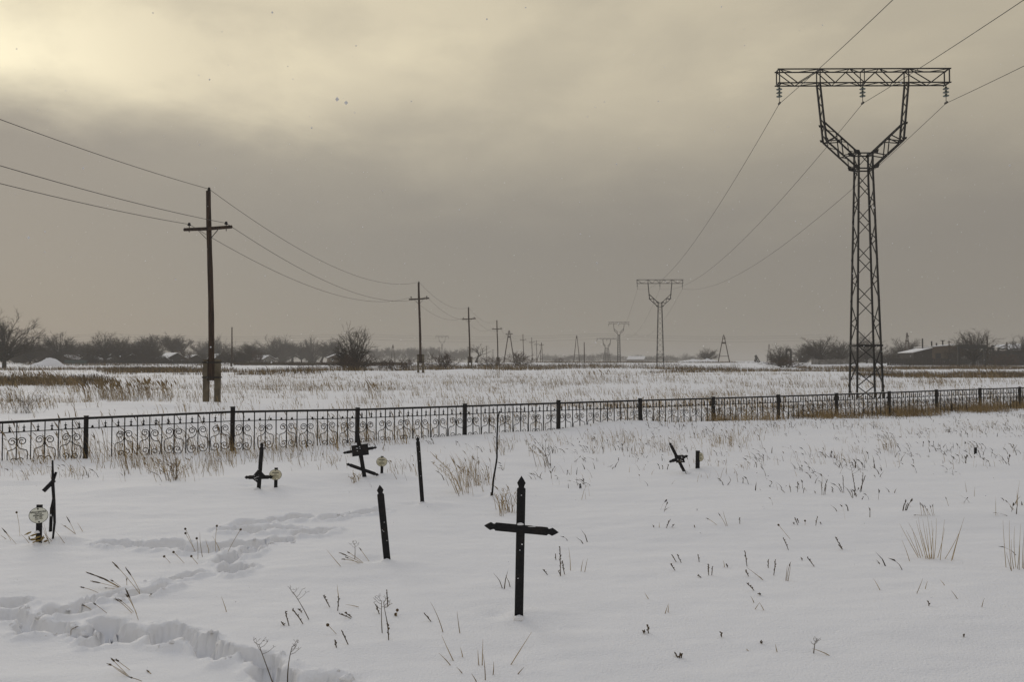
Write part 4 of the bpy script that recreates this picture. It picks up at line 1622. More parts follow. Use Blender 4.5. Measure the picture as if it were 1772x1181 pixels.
plant('straw_tuft', 'pale straws leaning left at the bottom centre', Z6, [(S, 698, 636, 635, 500), (S, 682, 660, 620, 595), (S, 745, 703, 715, 670), (S, 748, 615, 735, 565)])
plant('straw_tuft', 'upright pale straws at the bottom edge below the foreground cross', Z6, [(S, 835, 660, 830, 575), (S, 853, 660, 857, 520), (S, 870, 740, 858, 600), (S, 912, 710, 915, 640), (S, 822, 749, 795, 705)])
plant('straw_tuft', 'long straw leaning right below the foreground cross', Z6, [(S, 1008, 657, 1120, 480), (S, 1045, 708, 1080, 670)])
plant('weed_spikes', 'knobbly weed spike right of the foreground cross shaft', Z6, [(K, 1275, 180, 1272, 20), (K, 1250, 92, 1248, 60), (K, 1296, 170, 1285, 95), (K, 1275, 178, 1262, 150)])
plant('straw_tuft', 'three pale straws beside the knobbly weed spike', Z6, [(S, 1328, 150, 1318, 25), (S, 1385, 155, 1397, 90), (S, 1405, 158, 1420, 85), (K, 1205, 173, 1178, 143)])
plant('weed_spikes', 'tiny lone weed spike in open snow, lower right of the cross', Z6, [(K, 1748, 488, 1745, 440), (K, 1722, 488, 1722, 478)])
R1 = [(1250, 400, 1215, 305), (1290, 385, 1205, 230), (1290, 375, 1235, 260), (1310, 380, 1245, 225), (1325, 390, 1280, 215), (1335, 390, 1290, 200), (1345, 390, 1310, 210), (1352, 390, 1330, 190), (1358, 390, 1350, 215),
      (1362, 390, 1372, 205), (1378, 385, 1410, 250), (1390, 395, 1410, 210), (1412, 390, 1490, 240), (1440, 400, 1500, 200), (1445, 395, 1480, 265), (1300, 385, 1262, 250), (1340, 392, 1325, 240), (1348, 388, 1360, 250), (1330, 385, 1300, 260)]
plant('straw_tussock', 'big fan-shaped pale straw tussock at right', Z7, [(S, *r_) for r_ in R1], 'grass tussock')
R2 = [(1690, 430, 1676, 215), (1715, 446, 1706, 215), (1735, 430, 1730, 240), (1750, 440, 1757, 230), (1765, 432, 1774, 250), (1712, 440, 1690, 360), (1725, 436, 1715, 300), (1742, 436, 1750, 330), (1780, 430, 1795, 240), (1770, 436, 1785, 280)]
plant('straw_tussock', 'pale straw tussock cut by the right edge of the picture', Z7, [(S, *r_) for r_ in R2], 'grass tussock')
R3 = [(1305, 190, 1298, 135), (1325, 195, 1305, 140), (1335, 190, 1320, 150), (1362, 190, 1355, 145), (1345, 192, 1330, 165), (1356, 192, 1345, 150), (1316, 192, 1312, 150)]
plant('dark_ear_clump', 'dark seed-ear clump just above the big fan-shaped tussock', Z7, [(E, *r_) for r_ in R3] + [(E, 1310, 197, 1272, 190), (E, 1428, 150, 1415, 110), (E, 1245, 150, 1230, 140), (E, 1256, 152, 1244, 140)])
plant('seed_head_stalks', 'single leaning stalk with a round black head in the right snow', Z7, [(H_, 705, 300, 653, 237)])
plant('weed_spikes', 'curved weed spike under the leaning round-headed stalk', Z7, [(K, 697, 350, 672, 293)])
plant('weed_spikes', 'cluster of short weed spikes behind the leaning round-headed stalk', Z7, [(K, 740, 235, 725, 200), (K, 744, 226, 735, 205), (K, 822, 238, 830, 195), (H_, 773, 235, 773, 218), (K, 845, 232, 843, 222), (K, 725, 232, 718, 226)])
plant('weed_spikes', 'lone bent weed spike left of the big tussock', Z7, [(K, 945, 348, 910, 290), (K, 940, 345, 925, 325)])
plant('weed_spikes', 'three short spikes nearest the right side of the foreground cross', Z7, [(K, 185, 405, 165, 370), (K, 208, 408, 188, 368), (K, 180, 443, 158, 412), (K, 290, 405, 283, 368)])
plant('weed_spikes', 'twin upright weed spikes in open snow', Z7, [(K, 333, 465, 332, 412), (K, 347, 465, 350, 425), (K, 420, 428, 412, 415), (K, 300, 478, 280, 465), (S, 405, 428, 400, 398)])
plant('tall_weed', 'tall thin spike above a fallen twig in the right snow', Z7, [(K, 508, 425, 498, 352), (S, 582, 488, 508, 430), (K, 515, 470, 500, 440), (S, 575, 480, 545, 460)])
plant('weed_spikes', 'pair of straight spikes beside a pale feathery ear', Z7, [(K, 605, 432, 606, 393), (K, 630, 466, 637, 393), (E, 690, 490, 705, 412), (S, 685, 490, 692, 420), (S, 695, 492, 708, 420)])
plant('weed_spikes', 'small dark bits of weed below the fallen twig', Z7, [(K, 540, 535, 505, 500), (K, 568, 555, 560, 550), (S, 540, 590, 525, 560), (S, 545, 620, 565, 590), (S, 584, 625, 565, 590)])
plant('weed_spikes', 'curved small spike right of the pale feathery ear', Z7, [(K, 815, 425, 782, 383), (K, 760, 398, 755, 385)])
plant('weed_spikes', 'brown broken weed stub at the lower right', Z7, [(K, 208, 842, 212, 822), (K, 192, 842, 178, 815), (K, 200, 844, 205, 825)])
plant('weed_spikes', 'tiny spike above the brown broken stub', Z7, [(K, 392, 747, 390, 725)])
plant('weed_spikes', 'bent reddish spike left of the brown broken stub', Z7, [(K, 58, 728, 55, 690), (K, 38, 728, 37, 722)])
plant('twig', 'forked twig with a long shadow-like stalk at the bottom right', Z7, [(U, 812, 822, 820, 765), (S, 885, 832, 805, 800)])
plant('straw_tuft', 'scattered thin curved straws in the empty snow at lower right', Z7, [(S, 1115, 533, 1085, 480), (S, 1283, 548, 1310, 480), (S, 1468, 573, 1440, 535), (K, 1338, 605, 1335, 582), (S, 1580, 610, 1592, 570), (S, 1322, 528, 1332, 492), (S, 1410, 512, 1388, 485)])
plant('straw_tuft', 'faint forked straws at lower left of the right snow', Z7, [(S, 135, 640, 150, 595), (S, 148, 635, 152, 600), (S, 58, 573, 42, 545), (S, 645, 815, 638, 780), (S, 515, 812, 503, 800), (K, 575, 778, 568, 768)])
plant('weed_spikes', 'small upright peg of weed at the lower right', Z7, [(K, 1498, 748, 1497, 733)])
plant('straw_tuft', 'straw tuft at the right edge above the cut tussock', Z7, [(S, 1742, 148, 1752, 35), (S, 1735, 142, 1748, 60), (S, 1740, 146, 1740, 75), (E, 1728, 166, 1690, 125), (K, 1722, 170, 1710, 150), (S, 1545, 105, 1548, 60), (S, 1510, 85, 1503, 35)])
R15 = [(850, 98, 845, 35), (858, 98, 875, 25), (864, 96, 870, 50), (945, 88, 925, 45), (950, 88, 945, 10), (1000, 80, 990, 0), (1022, 82, 1050, 8), (1030, 82, 1037, -5), (1026, 82, 1042, 25)]
plant('wormwood_bush', 'feathery dry wormwood bush, tallest weeds in the right middle', Z7, [(K, *r_) for r_ in R15] + [(U, 1005, 80, 985, -25)])
plant('weed_spikes', 'row of small dark shoots left of the wormwood bush', Z7, [(K, 680, 88, 662, 72), (K, 708, 85, 702, 55), (K, 738, 85, 740, 35), (K, 765, 90, 770, 65), (K, 895, 85, 900, 70), (K, 822, 92, 815, 80)])
plant('weed_spikes', 'small leaning shoots in the snow above the three short spikes', Z7, [(K, 140, 250, 158, 210), (K, 165, 245, 178, 232), (E, 370, 236, 325, 205), (E, 412, 240, 380, 185), (S, 418, 240, 398, 170), (K, 475, 230, 475, 200), (K, 270, 248, 268, 238), (K, 82, 246, 80, 236), (S, 108, 248, 108, 225)])


# branchy dead bushes nearer the fence
def brush(label, px, py, w_px, h_px, n, seed, lean=-0.25, mats=('straw', 'ear')):
    g_ = ground(px, py)
    sc = g_.y / FPX
    rr_ = random.Random(seed)
    k_ = MB()
    for i in range(n):
        bx = rr_.gauss(0, w_px * 0.10) * sc
        by = rr_.gauss(0, 0.10)
        hh = h_px * sc * rr_.uniform(0.5, 1.05)
        tx = bx * 1.5 + (rr_.uniform(-0.5, 0.5) * w_px * sc) + lean * hh
        p0_ = Vector((bx, by, -0.05))
        p1_ = Vector((bx + (tx - bx) * 0.35, by, hh * 0.55))
        p2_ = Vector((tx, by + rr_.uniform(-0.1, 0.1), hh))
        dark = rr_.random() < 0.55
        k_.tube([p0_, p1_, p2_], [0.0034, 0.0028, 0.0016], 4, 1 if dark else 0)
        for j in range(5):
            q_ = rr_.uniform(0.35, 1)
            c_ = p1_.lerp(p2_, (q_ - 0.35) / 0.65)
            e_ = c_ + Vector((rr_.uniform(-1, 1), rr_.uniform(-1, 1), rr_.uniform(0.3, 1.4))) * hh * 0.10
            k_.tube([c_, c_.lerp(e_, 0.5), e_], [0.0022, 0.0034, 0.0012], 4, 1 if dark else 0)
    o_ = k_.build('dry_bush', [M[mats[0]], M[mats[1]]])
    o_.location = g_
    tag(o_, label, 'dry plant')


brush('branching dry weed between the bent rod and the fence corner post', 945, 808, 55, 50, 11, 1, -0.35)
brush('tangled dark bush beyond the fence at the far left edge', 45, 716, 110, 40, 46, 2, -0.1, ('ear', 'sedge'))
brush('brown seed-plumed weed near the fence left of the leaning plate cross', 300, 832, 60, 40, 22, 3, -0.4)
brush('wiry weed clump right of the thin leaning post', 800, 852, 56, 66, 9, 4, -0.45, ('straw', 'straw'))
brush('pale straw clump at the foot of the bent rod', 870, 890, 24, 48, 6, 5, -0.1, ('straw', 'straw'))
brush('small curly dead weed at the foot of the three-bar cross', 618, 833, 16, 16, 12, 6, -0.5, ('straw', 'leafdry'))


# ------------------------------------------------------------------ grass as stuff
def blades(name, label, X_, Y_, Hh, lean_x, lean_y, width, m, plume=None, dark=None, cat='grass'):
    n = len(X_)
    zz = hgt(X_, Y_)
    base = np.stack([X_, Y_, zz - 0.03], 1)
    a = RNG.uniform(0, 2 * np.pi, n)
    side = np.stack([np.cos(a), np.sin(a) * 0.6, np.zeros(n)], 1) * (width / 2)[:, None]
    mid = base + np.stack([lean_x * 0.38, lean_y * 0.38, Hh * 0.58], 1)
    tip = base + np.stack([lean_x, lean_y, Hh], 1)
    v = np.stack([base - side, base + side, mid - side * 0.75, mid + side * 0.75, tip], 1)   # n,5,3
    tri = np.array([[0, 1, 3], [0, 3, 2], [2, 3, 4]])
    vv = v.reshape(-1, 3)
    tt = (np.arange(n)[:, None, None] * 5 + tri[None]).reshape(-1, 3)
    mi = np.zeros(len(tt), dtype=np.int32)
    if dark is not None:
        mi = np.repeat(dark.astype(np.int32), 3)
    if plume is not None:                      # feathery heads on some stems
        ids = np.where(RNG.random(n) < plume[0])[0]
        k_ = len(ids)
        d_ = tip[ids] - mid[ids]
        ln = np.linalg.norm(d_, axis=1)[:, None]
        d_ = d_ / ln
        L_ = Hh[ids][:, None] * plume[1]
        aa = RNG.uniform(0, 2 * np.pi, k_)
        s_ = np.stack([np.cos(aa), np.sin(aa), np.zeros(k_)], 1) * (Hh[ids] * plume[2])[:, None]
        c_ = tip[ids] - d_ * L_ * 0.4
        pv = np.stack([tip[ids] - d_ * L_, c_ + s_, tip[ids] + d_ * L_ * 0.25 + np.array([-0.02, 0, -0.01]), c_ - s_], 1)
        ofs = len(vv)
        vv = np.concatenate([vv, pv.reshape(-1, 3)])
        ptri = (np.arange(k_)[:, None, None] * 4 + np.array([[0, 1, 2], [0, 2, 3]])[None] + ofs).reshape(-1, 3)
        tt = np.concatenate([tt, ptri])
        mi = np.concatenate([mi, np.ones(len(ptri), dtype=np.int32)])
    o_ = link(name, mesh_np(name, vv, tt, m, mi))
    tag(o_, label, cat, kind='stuff')
    return o_


def clumps(n_cl, per, fn_xy, spread):
    cx_, cy_ = fn_xy(n_cl)
    n_cl = len(cx_)
    m_ = RNG.integers(per[0], per[1], n_cl)
    X_ = np.repeat(cx_, m_)
    Y_ = np.repeat(cy_, m_)
    sz = np.repeat(RNG.uniform(0.6, 1.4, n_cl), m_)
    X_ = X_ + RNG.normal(0, 1, len(X_)) * spread * sz
    Y_ = Y_ + RNG.normal(0, 1, len(Y_)) * spread * sz
    return X_, Y_, sz


def fence_band(n, s0, s1, d0, d1, dens=None):
    s_ = RNG.uniform(s0, s1, n)
    d_ = RNG.uniform(d0, d1, n)
    if dens is not None:
        keep = RNG.random(n) < dens(s_)
        s_, d_ = s_[keep], d_[keep]
    return FA.x + FDIR.x * s_ + FNRM.x * d_, FA.y + FDIR.y * s_ + FNRM.y * d_


# along the fence: thin at the left, thick at the right
X_, Y_, sz = clumps(340, (2, 7), lambda n: fence_band(n, -4, 6.5, -0.9, 1.2), 0.07)
n = len(X_)
Hh = RNG.uniform(0.22, 0.62, n) * sz
blades('fence_grass', 'dry straw-coloured grass growing through the left fence panels', X_, Y_, Hh, RNG.normal(-0.17, 0.13, n), RNG.normal(0, 0.06, n), RNG.uniform(0.006, 0.011, n), [M['straw'], M['reed']], (0.22, 0.26, 0.022))
X_, Y_, sz = clumps(170, (2, 6), lambda n: fence_band(n, 6.5, 14, 0.0, 2.0, lambda s_: 0.12 + 0.88 * (np.sin(s_ * 2.1) > 0.55)), 0.07)
n = len(X_)
blades('fence_grass', 'sparse dry grass behind the middle fence panels', X_, Y_, RNG.uniform(0.15, 0.45, n) * sz, RNG.normal(-0.05, 0.08, n), RNG.normal(0, 0.05, n), RNG.uniform(0.006, 0.012, n), [M['straw'], M['reed']], (0.25, 0.26, 0.022))
X_, Y_, sz = clumps(4600, (3, 9), lambda n: fence_band(n, 12.5, 37, -1.0, 0.9, lambda s_: np.clip((s_ - 11) / 14, 0.18, 1.0) * (0.55 + 0.45 * np.sin(s_ * 1.7))), 0.09)
n = len(X_)
blades('fence_grass', 'thick dry grass tangled along the foot of the right fence panels', X_, Y_, RNG.uniform(0.12, 0.44, n) * sz, RNG.normal(-0.05, 0.10, n), RNG.normal(0, 0.06, n), RNG.uniform(0.006, 0.013, n), [M['straw'], M['reed']], (0.2, 0.25, 0.022), RNG.random(n) < 0.35)


# pale grass patches inside the graveyard
PATCH = [(300, 815, 90, 22, 70, 0.34), (560, 800, 60, 14, 22, 0.30), (930, 770, 60, 12, 26, 0.22), (1060, 768, 60, 16, 60, 0.32), (1150, 775, 45, 16, 40, 0.26),
         (1260, 768, 50, 14, 60, 0.30), (820, 835, 40, 20, 46, 0.36), (870, 780, 14, 10, 14, 0.3), (880, 880, 14, 10, 8, 0.3), (1330, 745, 60, 10, 40, 0.18),
         (1520, 740, 90, 12, 50, 0.18), (700, 815, 50, 20, 14, 0.22), (120, 825, 60, 14, 22, 0.22), (30, 820, 40, 14, 10, 0.24), (1440, 790, 60, 14, 24, 0.22),
         (1540, 778, 16, 10, 14, 0.34), (470, 790, 50, 12, 30, 0.34), (1690, 745, 80, 10, 46, 0.18), (230, 805, 50, 14, 34, 0.40), (390, 800, 40, 14, 26, 0.36), (1240, 815, 70, 20, 20, 0.16)]
bx, by, bh = [], [], []
for px, py, rx, ry, n, h_ in PATCH:
    for i in range(n):
        gq = flat(px + RNG.normal(0, rx * 0.55), py + RNG.normal(0, ry * 0.55))
        for j in range(RNG.integers(2, 6)):
            bx.append(gq.x + RNG.normal(0, 0.05))
            by.append(gq.y + RNG.normal(0, 0.05))
            bh.append(h_ * RNG.uniform(0.35, 1.15))
X_, Y_, Hh = np.array(bx), np.array(by), np.array(bh)
n = len(X_)
blades('grave_grass', 'thin pale grass straws in patches among the graves', X_, Y_, Hh, RNG.normal(-0.22, 0.28, n) * Hh, RNG.normal(0, 0.15, n) * Hh, RNG.uniform(0.004, 0.0075, n), [M['straw'], M['reed']], (0.12, 0.22, 0.02), RNG.random(n) < 0.3)


# small dark shoots poking through the snow inside the graveyard
def yard_xy(n):
    x_ = RNG.uniform(-11, 16, n * 6)
    y_ = RNG.uniform(5.5, 26, n * 6)
    dist = (x_ - FA.x) * FNRM.x + (y_ - FA.y) * FNRM.y
    dens = np.clip(vnoise(x_ * 0.5, y_ * 0.8, 5) * 1.7 - 0.45, 0, 1) * np.where(x_ > 0.5, 1.0, 0.28) * np.clip((y_ - 4) / 9, 0.05, 1)
    ok = (dist < -0.6) & (RNG.random(n * 6) < dens)
    ok &= ~((x_ < 0) & (y_ < 10.5))
    return x_[ok][:n], y_[ok][:n]


cx_, cy_ = yard_xy(640)
m_ = RNG.integers(1, 5, len(cx_))
X_ = np.repeat(cx_, m_) + RNG.normal(0, 0.07, m_.sum())
Y_ = np.repeat(cy_, m_) + RNG.normal(0, 0.07, m_.sum())
n = len(X_)
Hh = RNG.uniform(0.05, 0.17, n)
blades('weed_shoots', 'small dark weed shoots poking through the graveyard snow', X_, Y_, Hh, RNG.normal(-0.04, 0.06, n), RNG.normal(0, 0.03, n), RNG.uniform(0.008, 0.016, n), [M['ear'], M['sedge']], (0.5, 0.4, 0.08), RNG.random(n) < 0.4, 'weeds')


cx_, cy_ = yard_xy(420)
m_ = RNG.integers(1, 4, len(cx_))
X_ = np.repeat(cx_, m_) + RNG.normal(0, 0.10, m_.sum())
Y_ = np.repeat(cy_, m_) + RNG.normal(0, 0.10, m_.sum())
n = len(X_)
Hh = RNG.uniform(0.08, 0.26, n)
blades('yard_straws', 'single thin pale straws standing all over the graveyard snow', X_, Y_, Hh, RNG.normal(-0.15, 0.35, n) * Hh, RNG.normal(0, 0.2, n) * Hh, RNG.uniform(0.004, 0.007, n), [M['straw'], M['reed']], (0.15, 0.22, 0.02), RNG.random(n) < 0.35)


# the open field beyond the fence
def field_xy(n, y0, y1, thr, fx_, fy_, seed, xl=-1.0, xr=1.0):
    u_ = RNG.random(n)
    y_ = 1 / (1 / y0 + (1 / y1 - 1 / y0) * u_)          # even over the receding plain
    x_ = y_ * RNG.uniform(-0.78, 0.78, n)
    ok = (vnoise(x_ * fx_, y_ * fy_, seed) * 0.65 + vnoise(x_ * fx_ * 3, y_ * fy_ * 3, seed + 3) * 0.35 > thr)
    dist = (x_ - FA.x) * FNRM.x + (y_ - FA.y) * FNRM.y
    ok &= dist > 2.2
    ok &= ~((y_ < 30) & (x_ > -16) & (x_ < -2) & (RNG.random(n) < 0.9))      # the bare drift behind the left panels
    return x_[ok], y_[ok]


def field(label, name, n, y0, y1, thr, fx_, fy_, seed, hmin, hmax, wmul, m, plume, per=(2, 6), spread=0.14, lean=-0.25, sel=None, darkp=0.3):
    cx_, cy_ = field_xy(n, y0, y1, thr, fx_, fy_, seed)
    if sel is not None:
        ok = sel(cx_, cy_)
        cx_, cy_ = cx_[ok], cy_[ok]
    X_, Y_, sz = clumps(len(cx_), per, lambda q_: (cx_, cy_), spread)
    n = len(X_)
    Hh = RNG.uniform(hmin, hmax, n) * sz
    w_ = wmul * RNG.uniform(0.7, 1.3, n)
    blades(name, label, X_, Y_, Hh, RNG.normal(lean, 0.22, n) * Hh, RNG.normal(0, 0.15, n) * Hh, w_, m, plume, RNG.random(n) < darkp)


MT = [M['straw'], M['straw']]
MS = [M['straw'], M['reed']]
MR = [M['reed'], M['sedge']]
field('dry grass tufts scattered over the snowy field beyond the fence', 'field_grass', 7000, 18, 64, 0.54, 0.22, 0.5, 101, 0.12, 0.40, 0.013, MS, (0.25, 0.28, 0.03), darkp=0.55)
field('low brown weeds speckling the far part of the snowy field', 'field_weeds', 6500, 45, 95, 0.53, 0.10, 0.28, 131, 0.12, 0.42, 0.022, [M['reed'], M['straw']], (0.3, 0.3, 0.04), (2, 6), 0.22, darkp=0.45)
field('pale straw tufts in drifts across the field beyond the fence', 'field_grass', 5200, 20, 80, 0.60, 0.13, 0.45, 161, 0.14, 0.46, 0.014, MT, (0.35, 0.28, 0.03), (3, 9), 0.16)
# tall plumed reeds left of the nearest pole
REEDC = [(205, 690, 26, 60), (250, 688, 20, 44), (180, 688, 12, 26), (90, 672, 30, 70), (40, 668, 40, 90), (130, 680, 14, 26), (155, 696, 6, 12), (290, 690, 14, 20), (20, 690, 14, 12), (1620, 670, 30, 40), (1700, 664, 50, 50), (650, 690, 14, 14), (1030, 668, 26, 30), (480, 668, 30, 24), (860, 660, 26, 24)]
bx, by, bh = [], [], []
for px, py, rx, n in REEDC:
    for i in range(n * 3):
        gq = flat(px + RNG.normal(0, rx * 0.6), py + RNG.normal(0, 2.2))
        bx.append(gq.x)
        by.append(gq.y)
        bh.append(RNG.uniform(0.35, 0.95))
X_, Y_, Hh = np.array(bx), np.array(by), np.array(bh)
n = len(X_)
blades('plumed_reeds', 'clumps of tall plumed reeds standing in the field beyond the fence', X_, Y_, Hh, RNG.normal(-0.32, 0.16, n) * Hh, RNG.normal(0, 0.1, n) * Hh, RNG.uniform(0.010, 0.018, n), [M['straw'], M['reed']], (0.7, 0.34, 0.042), RNG.random(n) < 0.5, 'reeds')


# the dense reed belt
def belt(label, n, px0, px1, Y0, Y1, h0, h1_, noise_thr, seed, m=MR, name='reed_belt', wmul=0.05):
    y_ = RNG.uniform(Y0, Y1, n)
    px = RNG.uniform(px0, px1, n)
    x_ = (px - 886) / FPX * y_
    v_ = vnoise(x_ * 0.07, y_ * 0.09, seed) * 0.6 + vnoise(x_ * 0.3, y_ * 0.3, seed + 2) * 0.4
    e_ = np.minimum((px - px0) / (0.18 * (px1 - px0)), (px1 - px) / (0.18 * (px1 - px0)))
    e_ = np.minimum(e_, np.minimum((y_ - Y0) / (0.22 * (Y1 - Y0)), (Y1 - y_) / (0.3 * (Y1 - Y0))))
    v_ = v_ - 0.38 * (1 - np.clip(e_, 0, 1))
    ok = v_ > noise_thr
    x_, y_, v_ = x_[ok], y_[ok], v_[ok]
    n = len(x_)
    Hh = RNG.uniform(h0, h1_, n) * (0.55 + 0.9 * np.clip(v_ - noise_thr, 0, 0.55))
    blades(name, label, x_, y_, Hh, RNG.normal(-0.16, 0.14, n) * Hh, RNG.normal(0, 0.1, n) * Hh, wmul * RNG.uniform(0.6, 1.3, n), m, (0.5, 0.32, 0.035), RNG.random(n) < 0.35, 'reeds')


belt('brown reed belt across the plain left of the second tower', 19000, 130, 720, 63, 108, 0.35, 1.05, 0.46, 201)
belt('brown reed belt around the feet of the middle wooden poles', 22000, 620, 1310, 96, 170, 0.45, 1.2, 0.45, 211)
belt('thin reed strip behind the nearest lattice tower, right side', 12000, 1440, 1850, 62, 80, 0.25, 0.75, 0.44, 221, wmul=0.035)
belt('scattered dark weeds right of the second tower', 8000, 1100, 1560, 78, 112, 0.25, 0.7, 0.48, 231, wmul=0.045)
belt('dark brown reed patches at the left edge of the field', 6500, -60, 220, 48, 66, 0.35, 0.85, 0.45, 241, wmul=0.035)
belt('brown weeds before the snow heap at far left', 8000, -60, 330, 92, 135, 0.35, 0.9, 0.44, 251)
belt('low dark weeds before the village trees', 14000, -40, 700, 150, 200, 0.3, 0.8, 0.52, 261, [M['sedge'], M['reed']], 'far_weeds', 0.08)
belt('low dark weeds on the far plain between the towers', 16000, 880, 1330, 190, 320, 0.3, 0.9, 0.50, 271, [M['sedge'], M['reed']], 'far_weeds', 0.10)
belt('brown weed strip before the brick building and its trees', 14000, 1300, 1800, 118, 150, 0.3, 0.95, 0.36, 281, [M['reed'], M['sedge']], 'far_weeds', 0.06)
belt('dark weedy bank left of the lone round tree', 9000, 405, 705, 165, 178, 0.45, 0.8, 0.10, 291, [M['sedge'], M['sedge']], 'far_weeds', 0.11)


# ------------------------------------------------------------------ trees
def gen_tree(kind, seed):
    rr_ = random.Random(seed)
    segs = []

    def grow(p, d, length, r, level, maxl, spread, nch, upw):
        n = 3 if level < 3 else 2
        node = Vector(p)
        dirv = Vector(d)
        kids = []
        for i in range(n):
            dirv = (dirv + Vector((rr_.gauss(0, 0.13), rr_.gauss(0, 0.13), rr_.gauss(0.0, 0.08) + upw * 0.10))).normalized()
            q_ = node + dirv * (length / n)
            r0 = r * (1 - 0.55 * i / n)
            r1 = r * (1 - 0.55 * (i + 1) / n)
            segs.append((node.copy(), q_.copy(), r0, r1, level))
            node = q_
            kids.append((node.copy(), dirv.copy(), (i + 1) / n))
        if level >= maxl:
            return
        for c_ in range(nch[level]):
            pos, dd, f_ = kids[-1] if c_ == 0 else rr_.choice(kids if level > 0 else kids[1:])
            ax = Vector((rr_.gauss(0, 1), rr_.gauss(0, 1), rr_.gauss(0, 0.4)))
            perp = (ax - dd * ax.dot(dd)).normalized()
            s_ = spread[level] * rr_.uniform(0.6, 1.25)
            nd = (dd * math.cos(s_) + perp * math.sin(s_)).normalized()
            grow(pos, nd, length * rr_.uniform(0.50, 0.78), max(r * 0.50 * (1.1 - 0.3 * f_), 0.020), level + 1, maxl, spread, nch, upw)

    if kind == 'round':
        grow((0, 0, -0.2), (0, 0, 1), 1.9, 0.22, 0, 4, (0.85, 0.62, 0.6, 0.6), (9, 7, 6, 5), 0.75)
    elif kind == 'upright':
        grow((0, 0, -0.2), (0, 0, 1), 3.2, 0.2, 0, 4, (0.40, 0.40, 0.42, 0.45), (9, 7, 5, 4), 1.4)
    elif kind in ('dome', 'shrub'):                # limbs fan out to an uneven rounded crown
        H_, R_ = (7.0, 3.4) if kind == 'dome' else (5.0, 3.2)
        zc = H_ * (0.50 if kind == 'dome' else 0.40)
        ph = [rr_.uniform(0, 6.28) for _ in range(4)]
        fork = H_ * (0.14 if kind == 'dome' else 0.03)
        if kind == 'dome':
            segs.append((Vector((0, 0, -0.2)), Vector((0.05, 0, fork)), 0.24, 0.19, 0))
        for i in range(74):
            th = math.acos(rr_.uniform(-0.45, 1.0))
            az = rr_.uniform(0, 6.28)
            lob = 1 + 0.16 * math.sin(2 * az + ph[0]) + 0.12 * math.sin(3 * az + ph[1] + 2 * th) + 0.10 * math.sin(5 * th + ph[2])
            rad_ = rr_.uniform(0.70, 1.02) * lob
            tgt = Vector((R_ * rad_ * math.sin(th) * math.cos(az), R_ * rad_ * math.sin(th) * math.sin(az), max(0.35, zc + (H_ - zc) * rad_ * math.cos(th))))
            st_ = Vector((rr_.gauss(0, 0.10), rr_.gauss(0, 0.10), fork * rr_.uniform(0.8, 1.0) + rr_.uniform(0, 0.22) * max(0.0, tgt.z - fork) * (1 if kind == 'dome' else 0.3)))
            if kind == 'shrub':
                st_ = Vector((rr_.gauss(0, 0.35), rr_.gauss(0, 0.35), -0.1))
            mid = st_.lerp(tgt, 0.45) + Vector((0, 0, 0.10 * H_)) * rr_.uniform(0.2, 1.0) + Vector((rr_.gauss(0, 0.15), rr_.gauss(0, 0.15), 0))
            n_ = 6
            pl_ = []
            for j in range(n_ + 1):
                q_ = j / n_
                pl_.append(st_ * (1 - q_) ** 2 + mid * 2 * q_ * (1 - q_) + tgt * q_ * q_ + Vector((rr_.gauss(0, 0.03), rr_.gauss(0, 0.03), rr_.gauss(0, 0.03))))
            for j in range(n_):
                segs.append((pl_[j], pl_[j + 1], 0.075 * (1 - 0.72 * j / n_), 0.075 * (1 - 0.72 * (j + 1) / n_), 1 if j < 3 else 2))
            for j in range(11):
                f_ = rr_.uniform(0.38, 1.0) * n_
                i0 = min(int(f_), n_ - 1)
                c_ = pl_[i0].lerp(pl_[i0 + 1], f_ - i0)
                out = (c_ - Vector((0, 0, zc * 0.5))).normalized()
                d_ = (out * 0.7 + Vector((rr_.gauss(0, 0.6), rr_.gauss(0, 0.6), rr_.gauss(0.25, 0.5)))).normalized()
                ln = R_ * rr_.uniform(0.16, 0.34)
                e_ = c_ + d_ * ln
                segs.append((c_, e_, 0.019, 0.011, 3))
                for k_ in range(4):
                    c2_ = c_.lerp(e_, rr_.uniform(0.3, 1.0))
                    d2_ = (d_ + Vector((rr_.gauss(0, 0.55), rr_.gauss(0, 0.55), rr_.gauss(0.1, 0.5)))).normalized()
                    segs.append((c2_, c2_ + d2_ * ln * rr_.uniform(0.4, 0.8), 0.012, 0.007, 4))
    elif kind == 'stems':                          # many stems from the ground
        for i in range(9):
            a = rr_.uniform(0, 6.28)
            t_ = rr_.uniform(0.12, 0.75)
            grow((0.5 * rr_.uniform(-1, 1), 0.5 * rr_.uniform(-1, 1), -0.2), (math.cos(a) * math.sin(t_), math.sin(a) * math.sin(t_), math.cos(t_)), 2.6, 0.09, 1, 4, (0, 0.45, 0.5, 0.55), (0, 6, 5, 5), 0.7)
    elif kind == 'low':                            # dense low dome
        for i in range(16):
            a = rr_.uniform(0, 6.28)
            t_ = rr_.uniform(0.1, 1.1)
            grow((0.6 * rr_.uniform(-1, 1), 0.6 * rr_.uniform(-1, 1), -0.1), (math.cos(a) * math.sin(t_), math.sin(a) * math.sin(t_), math.cos(t_)), 1.5, 0.045, 2, 4, (0, 0, 0.6, 0.6), (0, 0, 6, 5), 0.5)
    elif kind == 'sparse':
        grow((0, 0, -0.2), (0, 0, 1), 2.4, 0.16, 0, 3, (0.5, 0.5, 0.5), (5, 4, 4), 1.0)
    pts = [s_[1] for s_ in segs]
    top_ = max(p.z for p in pts)
    xs_ = sorted(p.x for p in pts)
    half = 0.5 * (abs(xs_[int(len(xs_) * 0.03)]) + abs(xs_[int(len(xs_) * 0.97)]))
    zs_ = sorted(p.z for p in pts)
    top_ = zs_[int(len(zs_) * 0.965)]
    return segs, top_, half


